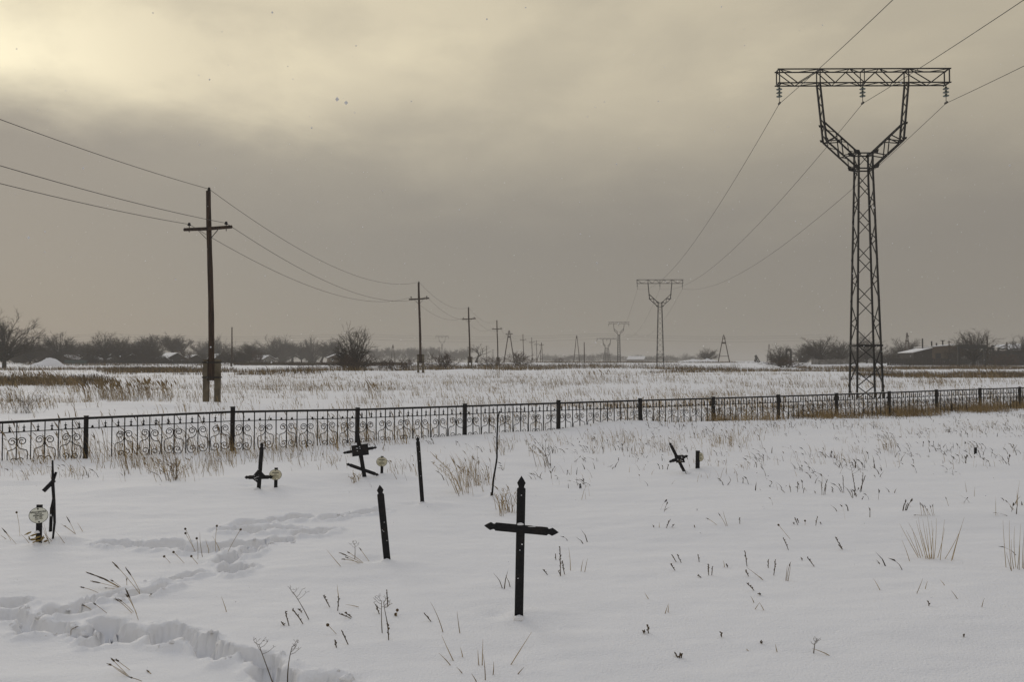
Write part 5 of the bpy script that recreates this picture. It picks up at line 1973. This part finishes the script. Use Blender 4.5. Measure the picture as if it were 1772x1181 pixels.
def seg_mesh(name, segs, m, sides):
    a = np.array([tuple(s_[0]) for s_ in segs])
    b_ = np.array([tuple(s_[1]) for s_ in segs])
    r0 = np.array([s_[2] for s_ in segs])
    r1 = np.array([s_[3] for s_ in segs])
    d_ = b_ - a
    d_ /= np.linalg.norm(d_, axis=1)[:, None] + 1e-9
    ref = np.where(np.abs(d_[:, 2:3]) > 0.9, np.array([[1.0, 0, 0]]), np.array([[0, 0, 1.0]]))
    s_ = np.cross(d_, ref)
    s_ /= np.linalg.norm(s_, axis=1)[:, None]
    u_ = np.cross(s_, d_)
    n = len(segs)
    ring = []
    for k_ in range(sides):
        an = 2 * math.pi * k_ / sides
        o_ = s_ * math.cos(an) + u_ * math.sin(an)
        ring.append(a + o_ * r0[:, None])
    for k_ in range(sides):
        an = 2 * math.pi * k_ / sides
        o_ = s_ * math.cos(an) + u_ * math.sin(an)
        ring.append(b_ + o_ * r1[:, None])
    v = np.stack(ring, 1)
    tri = []
    for k_ in range(sides):
        k2 = (k_ + 1) % sides
        tri += [[k_, k2, sides + k2], [k_, sides + k2, sides + k_]]
    t_ = (np.arange(n)[:, None, None] * 2 * sides + np.array(tri)[None]).reshape(-1, 3)
    return mesh_np(name, v.reshape(-1, 3), t_, [m])


VAR = {}
for kind, seeds in (('round', (1,)), ('dome', (21, 22, 23, 24)), ('shrub', (25, 26)), ('upright', (4, 5)), ('stems', (6, 7)), ('low', (8, 9)), ('sparse', (10,))):
    VAR[kind] = []
    for sd in seeds:
        segs, top_, half = gen_tree(kind, sd)
        cut = 2 if kind in ('round', 'upright', 'sparse', 'dome', 'shrub') else (2 if kind == 'stems' else 3)
        big = [s_ for s_ in segs if s_[4] < cut] or segs[:20]
        fine = [s_ for s_ in segs if s_[4] >= cut]
        VAR[kind].append((seg_mesh('trunk', big, M['bark'], 5), seg_mesh('crown', fine, M['twig_red'] if kind == 'low' else M['twig'], 3), top_, half, fine))


def tree(label, px, Yp, top_py, w_px, kind='round', var=0, group=None, rot=None, name=None, cat='tree', basez=None):
    tm, cm, th, hw, _ = VAR[kind][var % len(VAR[kind])]
    p_ = at(px, Yp)
    H = pt(px, top_py, Yp).z - p_.z
    W = w_px / 2 * Yp / FPX
    t = thing(name or {'low': 'bush', 'stems': 'bare_shrub', 'shrub': 'bare_shrub'}.get(kind, 'bare_tree'), label, cat, p_, random.uniform(0, 6.28) if rot is None else rot, group)
    t.scale = (W / hw, W / hw, H / th)
    link('trunk', tm, t)
    link('crown', cm, t)
    return t


tree('large dark bare tree cut by the left edge of the picture', 8, 140, 557, 84, 'dome', 3)
tree('bare tree right behind the large tree at the left edge', 52, 190, 592, 50, 'dome', 1)
tree('broad round bare tree above the snow heap', 103, 200, 582, 58, 'dome', 2)
tree('smaller round bare tree between two broad ones, over a gabled roof', 146, 215, 595, 42, 'dome', 0)
tree('broad bare tree over the long snowy roof, left of its twin', 182, 200, 583, 62, 'dome', 1)
tree('bare tree crowding the right side of the broad tree over the long roof', 207, 198, 586, 46, 'dome', 0)
tree('thin upright bare trees\' lone hazy forerunner behind the steep roof', 228, 240, 592, 40, 'upright', 0)
tree('dark dense bush-like tree beside the steep gabled roof', 257, 200, 596, 46, 'shrub', 1, cat='tree')
tree('pale upright bare tree, left one behind the white roofs', 285, 250, 584, 44, 'upright', 1)
tree('pale upright bare tree, middle one behind the white roofs', 308, 255, 583, 40, 'upright', 0)
tree('pale upright bare tree, right one behind the white roofs', 330, 250, 588, 44, 'upright', 1)
tree('small dark bare tree just right of the nearest utility pole', 405, 195, 602, 56, 'shrub', 0, cat='tree')
tree('small round bare tree at the right end of the village', 432, 205, 598, 40, 'dome', 1)
tree('lone round leafless tree standing in the reeds in mid plain', 614, 100, 576, 66, 'shrub', 0, rot=1.0, cat='tree')
tree('reddish low bush around the foot of the lone round tree', 606, 97, 617, 80, 'low', 0, cat='bush')
tree('scrubby low bush right of the lone round tree', 690, 105, 622, 70, 'low', 1, cat='bush')
tree('twiggy bush right of the second wooden pole', 765, 112, 614, 60, 'low', 0, cat='bush')
tree('hazy sparse tree behind the third wooden pole', 824, 260, 597, 40, 'sparse', 0)
tree('twiggy bush at the foot of the fourth wooden pole', 850, 140, 618, 46, 'low', 1, cat='bush')
tree('dark round bush at the foot of the A-shaped pole', 900, 160, 611, 50, 'low', 0, cat='bush')
tree('low dark bush on the far plain left of the lone stick pole', 966, 280, 620, 18, 'low', 1, cat='bush')
tree('small round tree on the snow left of the tie-beamed A-pole', 1224, 270, 606, 32, 'dome', 2)
tree('dark brush left of the portal frame on the right', 1352, 160, 602, 44, 'shrub', 0, cat='bush')
tree('sparse tree between the portal frame and the big right trees', 1390, 230, 601, 34, 'shrub', 1, cat='tree')
tree('low bush before the portal frame', 1362, 140, 621, 60, 'low', 0, cat='bush')
tree('big dark bare tree left of the nearest lattice tower', 1418, 180, 589, 62, 'dome', 2)
tree('bare tree touching the left side of the nearest lattice tower', 1455, 185, 594, 50, 'dome', 0)
tree('bare tree seen through the legs of the nearest lattice tower', 1500, 200, 586, 46, 'dome', 1)
tree('bare tree behind the A-shaped pole right of the nearest tower', 1566, 220, 591, 46, 'dome', 2)
tree('big bare tree before the pipe bridge at right', 1685, 150, 578, 74, 'dome', 0)
tree('dark brush left of the tall pipe bridge post', 1664, 170, 607, 46, 'shrub', 1, cat='bush')
tree('dark tree cut by the right edge of the picture', 1768, 170, 587, 50, 'dome', 1)
tree('brush under the pipe frames at the far right', 1735, 150, 612, 44, 'low', 1, cat='bush')
# rows where one tree is hardly told from the next
rt = random.Random(31)
ORD = ('first', 'second', 'third', 'fourth', 'fifth', 'sixth', 'seventh', 'eighth', 'ninth', 'tenth')
ROW = ((30, 'between the two bare trees at the left edge'), (70, 'left of the broad tree above the snow heap'), (84, 'touching the left side of the broad tree above the snow heap'),
       (125, 'touching the right side of the broad tree above the snow heap'), (165, 'behind the left half of the long snowy roof'), (230, 'behind the steep dark gable'), (270, 'behind the dark lean shed'))
for i, (px, wh) in enumerate(ROW):
    tree('back-row dark tree ' + wh, px, rt.uniform(222, 245), rt.uniform(596, 603), rt.uniform(40, 56), ('shrub', 'dome')[i % 2], i, 'dark trees in the row behind the village roofs')
for i, px in enumerate((352, 378, 455, 470, 488, 505, 522, 540, 556, 574)):
    tree(ORD[i] + ' from the left among hazy trees between village and lone tree', px, rt.uniform(285, 330), rt.uniform(588, 599), rt.uniform(34, 50), ('dome', 'shrub', 'upright')[i % 3], i, 'hazy trees in the wood left of the lone tree')
BUSH = ((40, 'beside the large tree at the left edge'), (62, 'left of the snow heap'), (92, 'above the snow heap'), (122, 'between the small snowy gable and the teal house'), (158, 'right of the teal house'), (205, 'at the right end of the long snowy roof'),
        (216, 'left of the steep dark gable'), (246, 'right of the steep dark gable'), (262, 'left of the dark lean shed'), (322, 'between the largest white roof and the plain white roof'), (350, 'left of the nearest utility pole'), (390, 'left of the bare thin pole'), (420, 'right of the bare thin pole'), (445, 'at the right end of the village'))
for i, (px, wh) in enumerate(BUSH):
    tree('low dark garden bush ' + wh, px, rt.uniform(192, 206), rt.uniform(607, 614), rt.uniform(22, 40), ('shrub', 'low')[i % 2], i, 'low dark garden bushes in the village', cat='bush')
for px, wh in ((1525, 'right behind the nearest tower\'s right leg'), (1590, 'at the left end of the brick building'), (1480, 'seen through the nearest tower\'s left side'), (1440, 'between the two dark trees left of the nearest tower'), (1548, 'left of the A-shaped pole near the brick building')):
    tree('dark hedge shrub ' + wh, px, rt.uniform(190, 205), rt.uniform(606, 614), rt.uniform(36, 50), 'shrub', px, 'dark shrubs in the hedge row on the right', cat='bush')


# far woods that read as one mass
def far_wood(label, spots, m):
    V_, T_, ofs = [], [], 0
    for px, Yp, top_py, w_px, kind, var in spots:
        _, cm, th, hw, fine = VAR[kind][var % len(VAR[kind])]
        n = len(cm.vertices)
        co = np.empty(n * 3, dtype=np.float32)
        cm.vertices.foreach_get('co', co)
        co = co.reshape(-1, 3).astype(np.float64)
        p_ = at(px, Yp)
        H = pt(px, top_py, Yp).z - p_.z
        W = w_px / 2 * Yp / FPX
        a = rt.uniform(0, 6.28)
        c_, s_ = math.cos(a), math.sin(a)
        x_ = (co[:, 0] * c_ - co[:, 1] * s_) * W / hw + p_.x
        y_ = (co[:, 0] * s_ + co[:, 1] * c_) * W / hw + p_.y
        V_.append(np.stack([x_, y_, co[:, 2] * H / th + p_.z], 1))
        ti = np.empty(len(cm.polygons) * 3, dtype=np.int32)
        cm.loops.foreach_get('vertex_index', ti)
        T_.append(ti.reshape(-1, 3) + ofs)
        ofs += n
    o_ = link('distant_wood', mesh_np('distant_wood', np.concatenate(V_), np.concatenate(T_), [m]))
    tag(o_, label, 'wood', kind='stuff')


sp = []
for i in range(26):
    px = 645 + i * 6.5 + rt.uniform(-3, 3)
    sp.append((px, rt.uniform(560, 640), rt.uniform(603, 615), rt.uniform(16, 26), ('upright', 'round', 'low')[i % 3], i))
far_wood('faint grey wood far behind the wooden pole row', sp, M['twig'])
sp = []
for i in range(26):
    px = 945 + i * 10 + rt.uniform(-4, 4)
    sp.append((px, rt.uniform(620, 800), rt.uniform(611, 620), rt.uniform(18, 34), ('low', 'round', 'low')[i % 3], i))
far_wood('faint grey wood on the horizon around the power towers', sp, M['twig'])


# ------------------------------------------------------------------ village at the left
def house(label, px, Yp, w_, d_, wall_h, roof_h, rot, wall='wall_dark', chimney=False, base_drop=0.0, win=2):
    Yp = Yp * 1.06
    w_, d_, wall_h, roof_h = w_ * 0.70, d_ * 0.72, wall_h * 0.74, roof_h * 0.52
    p_ = at(px, Yp)
    t = thing('village_house', label, 'house', (p_.x, p_.y, p_.z - base_drop), rot)
    k_ = MB()
    x_, y_ = w_ / 2, d_ / 2
    k_.add([(-x_, -y_, -0.3), (x_, -y_, -0.3), (x_, y_, -0.3), (-x_, y_, -0.3), (-x_, -y_, wall_h), (x_, -y_, wall_h), (x_, y_, wall_h), (-x_, y_, wall_h), (0, -y_, wall_h + roof_h), (0, y_, wall_h + roof_h)],
           [(3, 2, 1, 0), (0, 1, 5, 8, 4), (1, 2, 6, 5), (2, 3, 7, 9, 6), (3, 0, 4, 7)])
    k_.build('wall', M[wall], t)
    k_ = MB()
    e = 0.45
    s_ = roof_h / x_
    for sx in (-1, 1):
        a = [(0, -y_ - e, wall_h + roof_h + 0.04), (sx * (x_ + e), -y_ - e, wall_h - e * s_ + 0.04), (sx * (x_ + e), y_ + e, wall_h - e * s_ + 0.04), (0, y_ + e, wall_h + roof_h + 0.04)]
        b2 = [(v[0], v[1], v[2] + 0.10) for v in a]
        f = [(0, 1, 2, 3), (7, 6, 5, 4), (0, 4, 5, 1), (1, 5, 6, 2), (2, 6, 7, 3), (3, 7, 4, 0)]
        k_.add(a + b2, f if sx > 0 else [tuple(reversed(q_)) for q_ in f])
    rf_ = k_.build('roof', M['wall_dark'], t)
    k_ = MB()
    for sx in (-1, 1):
        a = [(0, -y_ - e + 0.1, wall_h + roof_h + 0.15), (sx * (x_ + e - 0.1), -y_ - e + 0.1, wall_h - (e - 0.1) * s_ + 0.15), (sx * (x_ + e - 0.1), y_ + e - 0.1, wall_h - (e - 0.1) * s_ + 0.15), (0, y_ + e - 0.1, wall_h + roof_h + 0.15)]
        b2 = [(v[0], v[1], v[2] + 0.12) for v in a]
        f = [(0, 1, 2, 3), (7, 6, 5, 4), (0, 4, 5, 1), (1, 5, 6, 2), (2, 6, 7, 3), (3, 7, 4, 0)]
        k_.add(a + b2, f if sx > 0 else [tuple(reversed(q_)) for q_ in f])
    k_.build('roof_snow', M['snow'], rf_)
    for i in range(win):
        xx = -x_ * 0.55 + i * x_ * 1.1 / max(1, win - 1)
        k_ = MB()
        k_.box((xx - 0.45, -y_ - 0.05, wall_h * 0.42), (xx + 0.45, -y_ + 0.02, wall_h * 0.86))
        f_ = k_.build('window', M['frame_white'], t)
        k_ = MB()
        k_.box((xx - 0.36, -y_ - 0.07, wall_h * 0.46), (xx + 0.36, -y_ - 0.052, wall_h * 0.82))
        k_.build('pane', M['window'], f_)
    if chimney:
        k_ = MB()
        k_.box((x_ * 0.25, -0.35, wall_h + roof_h * 0.5), (x_ * 0.25 + 0.55, 0.25, wall_h + roof_h + 0.8))
        k_.build('chimney', M['brick'], rf_)
    return t


house('low house with a small snowy gable at the foot of the broad round tree', 112, 195, 6.0, 7.0, 1.3, 1.9, R(14), 'wall_dark')
house('teal-walled house with a white roof side, left of the long roof', 137, 205, 6.5, 9.0, 1.2, 2.2, R(62), 'teal')
house('long house with a wide snowy roof under the twin broad trees', 176, 208, 9.0, 13.0, 1.3, 2.9, R(80), 'wall_grey', True)
house('taller house whose upper snowy roof shows above the long one', 172, 226, 7.0, 9.0, 3.0, 2.2, R(76), 'wall_dark')
house('steep dark-gabled house left of the dense bush-like tree', 228, 196, 6.4, 7.0, 1.2, 2.6, R(30), 'wall_dark')
house('house with the largest white roof left of the nearest utility pole', 297, 200, 8.0, 11.0, 1.4, 2.9, R(42), 'wall_dark', True)
house('low lean shed with a dark gable before the largest white roof', 274, 194, 6.5, 4.0, 1.0, 1.3, R(84), 'wall_dark', win=1)
house('house with a plain white roof just left of the nearest utility pole', 333, 205, 7.0, 9.0, 1.2, 2.3, R(38), 'wall_dark')
house('small house with a white roof just right of the nearest utility pole', 376, 215, 6.0, 8.0, 1.4, 2.6, R(40), 'wall_dark')
house('faint snowy-roofed house in the wood at the right end of the village', 455, 260, 8.0, 8.0, 1.6, 2.4, R(60), 'wall_grey')
house('faint reddish hut half hidden behind the lone round tree', 581, 240, 7.0, 6.0, 2.2, 1.9, R(20), 'brick')
house('far hazy house with snowy roof on the horizon left of the second tower', 1102, 520, 16.0, 16.0, 3.0, 4.0, R(70), 'wall_grey')


def board_fence(label, px0, px1, Y0, Y1, h_, m):
    a, b_ = at(px0, Y0), at(px1, Y1)
    t = thing('board_fence', label, 'fence', a)
    d_ = b_ - a
    L_ = d_.length
    d_.normalize()
    nrm_ = Vector((-d_.y, d_.x, 0))
    k_ = MB()
    n = int(L_ / 0.35)
    rr_ = random.Random(int(px0))
    for i in range(n):
        p0_ = d_ * (i * 0.35) + Vector((0, 0, -0.3))
        hh = h_ * rr_.uniform(0.88, 1.05)
        k_.bar(p0_ + d_ * 0.16, p0_ + d_ * 0.16 + Vector((0, 0, hh + 0.3)), 0.30, 0.03, up=nrm_)
    bd = k_.build('boards', m, t)
    bd['kind'] = 'stuff'
    k_ = MB()
    for zz in (h_ * 0.25, h_ * 0.75):
        k_.bar(Vector((0, 0, zz)) + nrm_ * 0.05, d_ * L_ + Vector((0, 0, zz)) + nrm_ * 0.05, 0.06, 0.08)
    k_.build('rails', m, t)
    for i in range(0, int(L_ / 6) + 1):
        k_ = MB()
        k_.bar(d_ * (i * 6) + nrm_ * 0.14 + Vector((0, 0, -0.3)), d_ * (i * 6) + nrm_ * 0.14 + Vector((0, 0, h_ + 0.1)), 0.12)
        k_.build('post', m, t)


board_fence('dark board fence along the village at left', 60, 360, 180, 182, 0.8, M['wall_dark'])
board_fence('short teal board fence before the teal-walled house', 112, 152, 178, 178, 0.9, M['teal'])
board_fence('grey board fence left of the nearest lattice tower, under the trees', 1405, 1480, 176, 178, 1.2, M['wall_grey'])
board_fence('dark board fence before the brick building at right', 1536, 1790, 166, 163, 1.5, M['wall_dark'])


# snow heaps
def heap(label, px, Yp, rx, ry, h_, seed):
    p_ = at(px, Yp)
    k_ = MB()
    rr_ = random.Random(seed)
    n, m_ = 40, 12
    vs_ = []
    for i in range(m_ + 1):
        th = math.pi / 2 * i / m_
        for j in range(n):
            ph = 2 * math.pi * j / n
            f = 1 + 0.14 * math.sin(3 * ph + seed)
            x_, y_ = rx * f * math.cos(ph) * math.cos(th), ry * f * math.sin(ph) * math.cos(th)
            bump = float(fbm(np.array([x_ / rx * 1.7 + seed * 5]), np.array([y_ / ry * 1.7]), 4, 301)[0])
            vs_.append((x_, y_, max(0.0, h_ * (math.sin(th) ** 1.5) * (1 + 0.45 * bump + 0.2 * math.cos(ph))) - 0.15))
    fs = [(i * n + j, i * n + (j + 1) % n, (i + 1) * n + (j + 1) % n, (i + 1) * n + j) for i in range(m_) for j in range(n)]
    fs.append(tuple(range(n - 1, -1, -1)))
    k_.add(vs_, fs)
    o_ = k_.build('snow_heap', M['snow'], smooth=True)
    o_.location = p_
    tag(o_, label, 'snow heap')


heap('big snow heap on the field in front of the village trees at left', 79, 160, 3.3, 2.2, 1.35, 1)
heap('long low snow-covered mound right behind the second tower', 1195, 320, 8.0, 6.0, 1.2, 2)
heap('snow-covered mound beside the small round tree', 1222, 265, 5.0, 4.0, 1.1, 3)
heap('low snow-covered mound left of the A-pole standing alone', 1290, 310, 9.0, 6.0, 0.9, 4)

# ------------------------------------------------------------------ yard at the right
p_ = at(1618, 178)
t = thing('brick_building', 'long low brick building with a snowy roof and vent pipes at right', 'building', (p_.x, p_.y, p_.z), R(-8))
k = MB()
k.box((-2.4, -5, -0.3), (3.5, 5, 4.1))
k.build('wall', M['brick'], t)
k = MB()
k.add([(-2.7, -5.3, 3.85), (3.8, -5.3, 4.42), (3.8, 5.3, 4.42), (-2.7, 5.3, 3.85), (-2.7, -5.3, 4.00), (3.8, -5.3, 4.57), (3.8, 5.3, 4.57), (-2.7, 5.3, 4.00)],
      [(3, 2, 1, 0), (4, 5, 6, 7), (0, 1, 5, 4), (1, 2, 6, 5), (2, 3, 7, 6), (3, 0, 4, 7)])
rf_ = k.build('roof', M['snow'], t)
k = MB()
k.add([(-6.2, -5, -0.3), (-2.41, -5, -0.3), (-2.41, 4, -0.3), (-6.2, 4, -0.3), (-6.2, -5, 2.6), (-2.41, -5, 3.6), (-2.41, 4, 3.6), (-6.2, 4, 2.6)],
      [(3, 2, 1, 0), (4, 5, 6, 7), (0, 1, 5, 4), (1, 2, 6, 5), (2, 3, 7, 6), (3, 0, 4, 7)])
an = k.build('annex', M['wall_dark'], t)
k = MB()
k.add([(-6.5, -5.3, 2.62), (-2.42, -5.3, 3.62), (-2.42, 4.3, 3.62), (-6.5, 4.3, 2.62), (-6.5, -5.3, 2.76), (-2.42, -5.3, 3.74), (-2.42, 4.3, 3.74), (-6.5, 4.3, 2.76)],
      [(3, 2, 1, 0), (4, 5, 6, 7), (0, 1, 5, 4), (1, 2, 6, 5), (2, 3, 7, 6), (3, 0, 4, 7)])
k.build('annex_snow', M['snow'], an)
for x_, h_, c_ in ((-3.3, 1.5, 0), (-1.4, 0.9, 0), (0.9, 1.0, 1), (-0.4, 0.5, 0)):
    k = MB()
    k.tube([(x_, -2, 3.6), (x_, -2, 4.3 + h_)], 0.16, 8)
    if c_:
        k.box((x_ - 0.4, -2.3, 4.3 + h_ - 0.05), (x_ + 0.4, -1.7, 4.3 + h_ + 0.08))
    k.build('vent_pipe', M['steel'], rf_)
for x_ in (-1.2, 1.4):
    k = MB()
    k.box((x_ - 0.55, -5.06, 1.3), (x_ + 0.55, -4.98, 2.5))
    f_ = k.build('window', M['wall_dark'], t)
    k = MB()
    k.box((x_ - 0.45, -5.09, 1.4), (x_ + 0.45, -5.062, 2.4))
    k.build('pane', M['window'], f_)

p_ = at(1754, 185)
t = thing('warehouse', 'dark low shed with a snow-striped roof at the right edge', 'building', p_, R(6))
k = MB()
k.box((-5, -5, -0.3), (6, 5, 3.1))
k.build('wall', M['wall_dark'], t)
k = MB()
k.add([(-5.3, -5.4, 3.12), (6.3, -5.4, 3.12), (6.3, 0, 4.7), (-5.3, 0, 4.2), (-5.3, -5.4, 3.3), (6.3, -5.4, 3.3), (6.3, 0, 4.95), (-5.3, 0, 4.45)],
      [(3, 2, 1, 0), (4, 5, 6, 7), (0, 1, 5, 4), (1, 2, 6, 5), (2, 3, 7, 6), (3, 0, 4, 7)])
k.build('roof', M['snow'], t)
k = MB()
k.box((1.0, -5.25, 1.7), (4.5, -5.02, 2.1))
k.build('ledge_snow', M['snow'], t)


def gantry(label, px0, px1, Yp, top_py, posts, beam_h=0.5, name='pipe_bridge', extra=None):
    a, b_ = pt(px0, top_py, Yp), pt(px1, top_py, Yp)
    g_ = at((px0 + px1) / 2, Yp)
    t_ = thing(name, label, 'industrial frame', g_)
    k_ = MB()
    k_.bar(a - g_, b_ - g_, 0.35, beam_h)
    k_.build('beam', M['steel'], t_)
    for q_ in posts:
        p0_ = a.lerp(b_, q_) - g_
        k_ = MB()
        k_.bar((p0_.x, 0, -0.3), (p0_.x, 0, p0_.z - beam_h / 2), 0.32)
        k_.build('post', M['steel'], t_)
    if extra:
        k_ = MB()
        for x0, y0, x1, y1, w_ in extra:
            k_.bar(pt(x0, y0, Yp) - g_, pt(x1, y1, Yp) - g_, w_)
        k_.build('strut', M['steel'], t_)


gantry('long pipe bridge beam running past the big right tree', 1656, 1706, 145, 600.5, (0.05, 0.95), 0.7)
gantry('short stepped pipe frame right of the tall dark post', 1711, 1720, 166.5, 604, (0.9,), 0.6, extra=[(1717, 604, 1718, 598, 0.4), (1711, 615, 1720, 616, 0.25)])
gantry('open slanted pipe frame at the far right', 1727, 1744, 168, 604, (0.03, 0.97), 0.25, extra=[(1727, 603, 1743, 597, 0.18), (1744, 606, 1772, 603, 0.2), (1720, 612, 1772, 611, 0.5)])
gantry('tall portal frame standing in the brush left of the big right trees', 1360.5, 1369, 170, 605.5, (0.06, 0.94), 0.35, 'portal_frame', extra=[(1361, 621.5, 1369, 621.5, 0.3)])

# leaning triangular frame on the snow
p_ = at(1309.5, 240)
t = thing('triangular_frame', 'dark triangular lattice frame lying tilted on the far snow at right', 'frame', p_)
P = lambda x_, y_: pt(x_, y_, 240) - p_
k = MB()
for a, b_ in (((1305.5, 626), (1308.5, 615)), ((1308.5, 615), (1315, 627)), ((1305.5, 626), (1315, 627)), ((1307, 620), (1311.5, 620.5)), ((1306, 624), (1313.5, 624.5)), ((1309, 617), (1308, 626)), ((1311, 620), (1306.5, 626))):
    k.bar(P(*a), P(*b_), 0.22)
k.build('lattice', M['steel'], t)
k = MB()
k.bar(P(1308.5, 615) + Vector((0, 1.4, -0.3)), P(1315, 627) + Vector((0, 1.4, -0.2)), 0.22)
k.bar(P(1308.5, 615), P(1308.5, 615) + Vector((0, 1.4, -0.3)), 0.2)
k.build('back_strut', M['steel'], t)

# ------------------------------------------------------------------ snow falling through the air
n = 7000
fx = RNG.uniform(-9, 9, n)
fy = RNG.uniform(1.2, 15, n)
fz = RNG.uniform(0.1, 9, n)
fr = RNG.uniform(0.0014, 0.0046, n) * RNG.choice([1, 1, 1, 1.3], n)
octv = np.array([[1, 0, 0], [-1, 0, 0], [0, 1, 0], [0, -1, 0], [0, 0, 1], [0, 0, -1]], dtype=float)
octt = np.array([[0, 2, 4], [2, 1, 4], [1, 3, 4], [3, 0, 4], [2, 0, 5], [1, 2, 5], [3, 1, 5], [0, 3, 5]])
V_ = np.stack([fx, fy, fz], 1)[:, None, :] + octv[None] * fr[:, None, None] * RNG.uniform(0.6, 1.2, (n, 6, 1))
T_ = (np.arange(n)[:, None, None] * 6 + octt[None]).reshape(-1, 3)
o = link('falling_snow', mesh_np('falling_snow', V_.reshape(-1, 3), T_, [M['snow']]))
tag(o, 'sparse snowflakes drifting down through the air', 'snowflakes', kind='stuff')
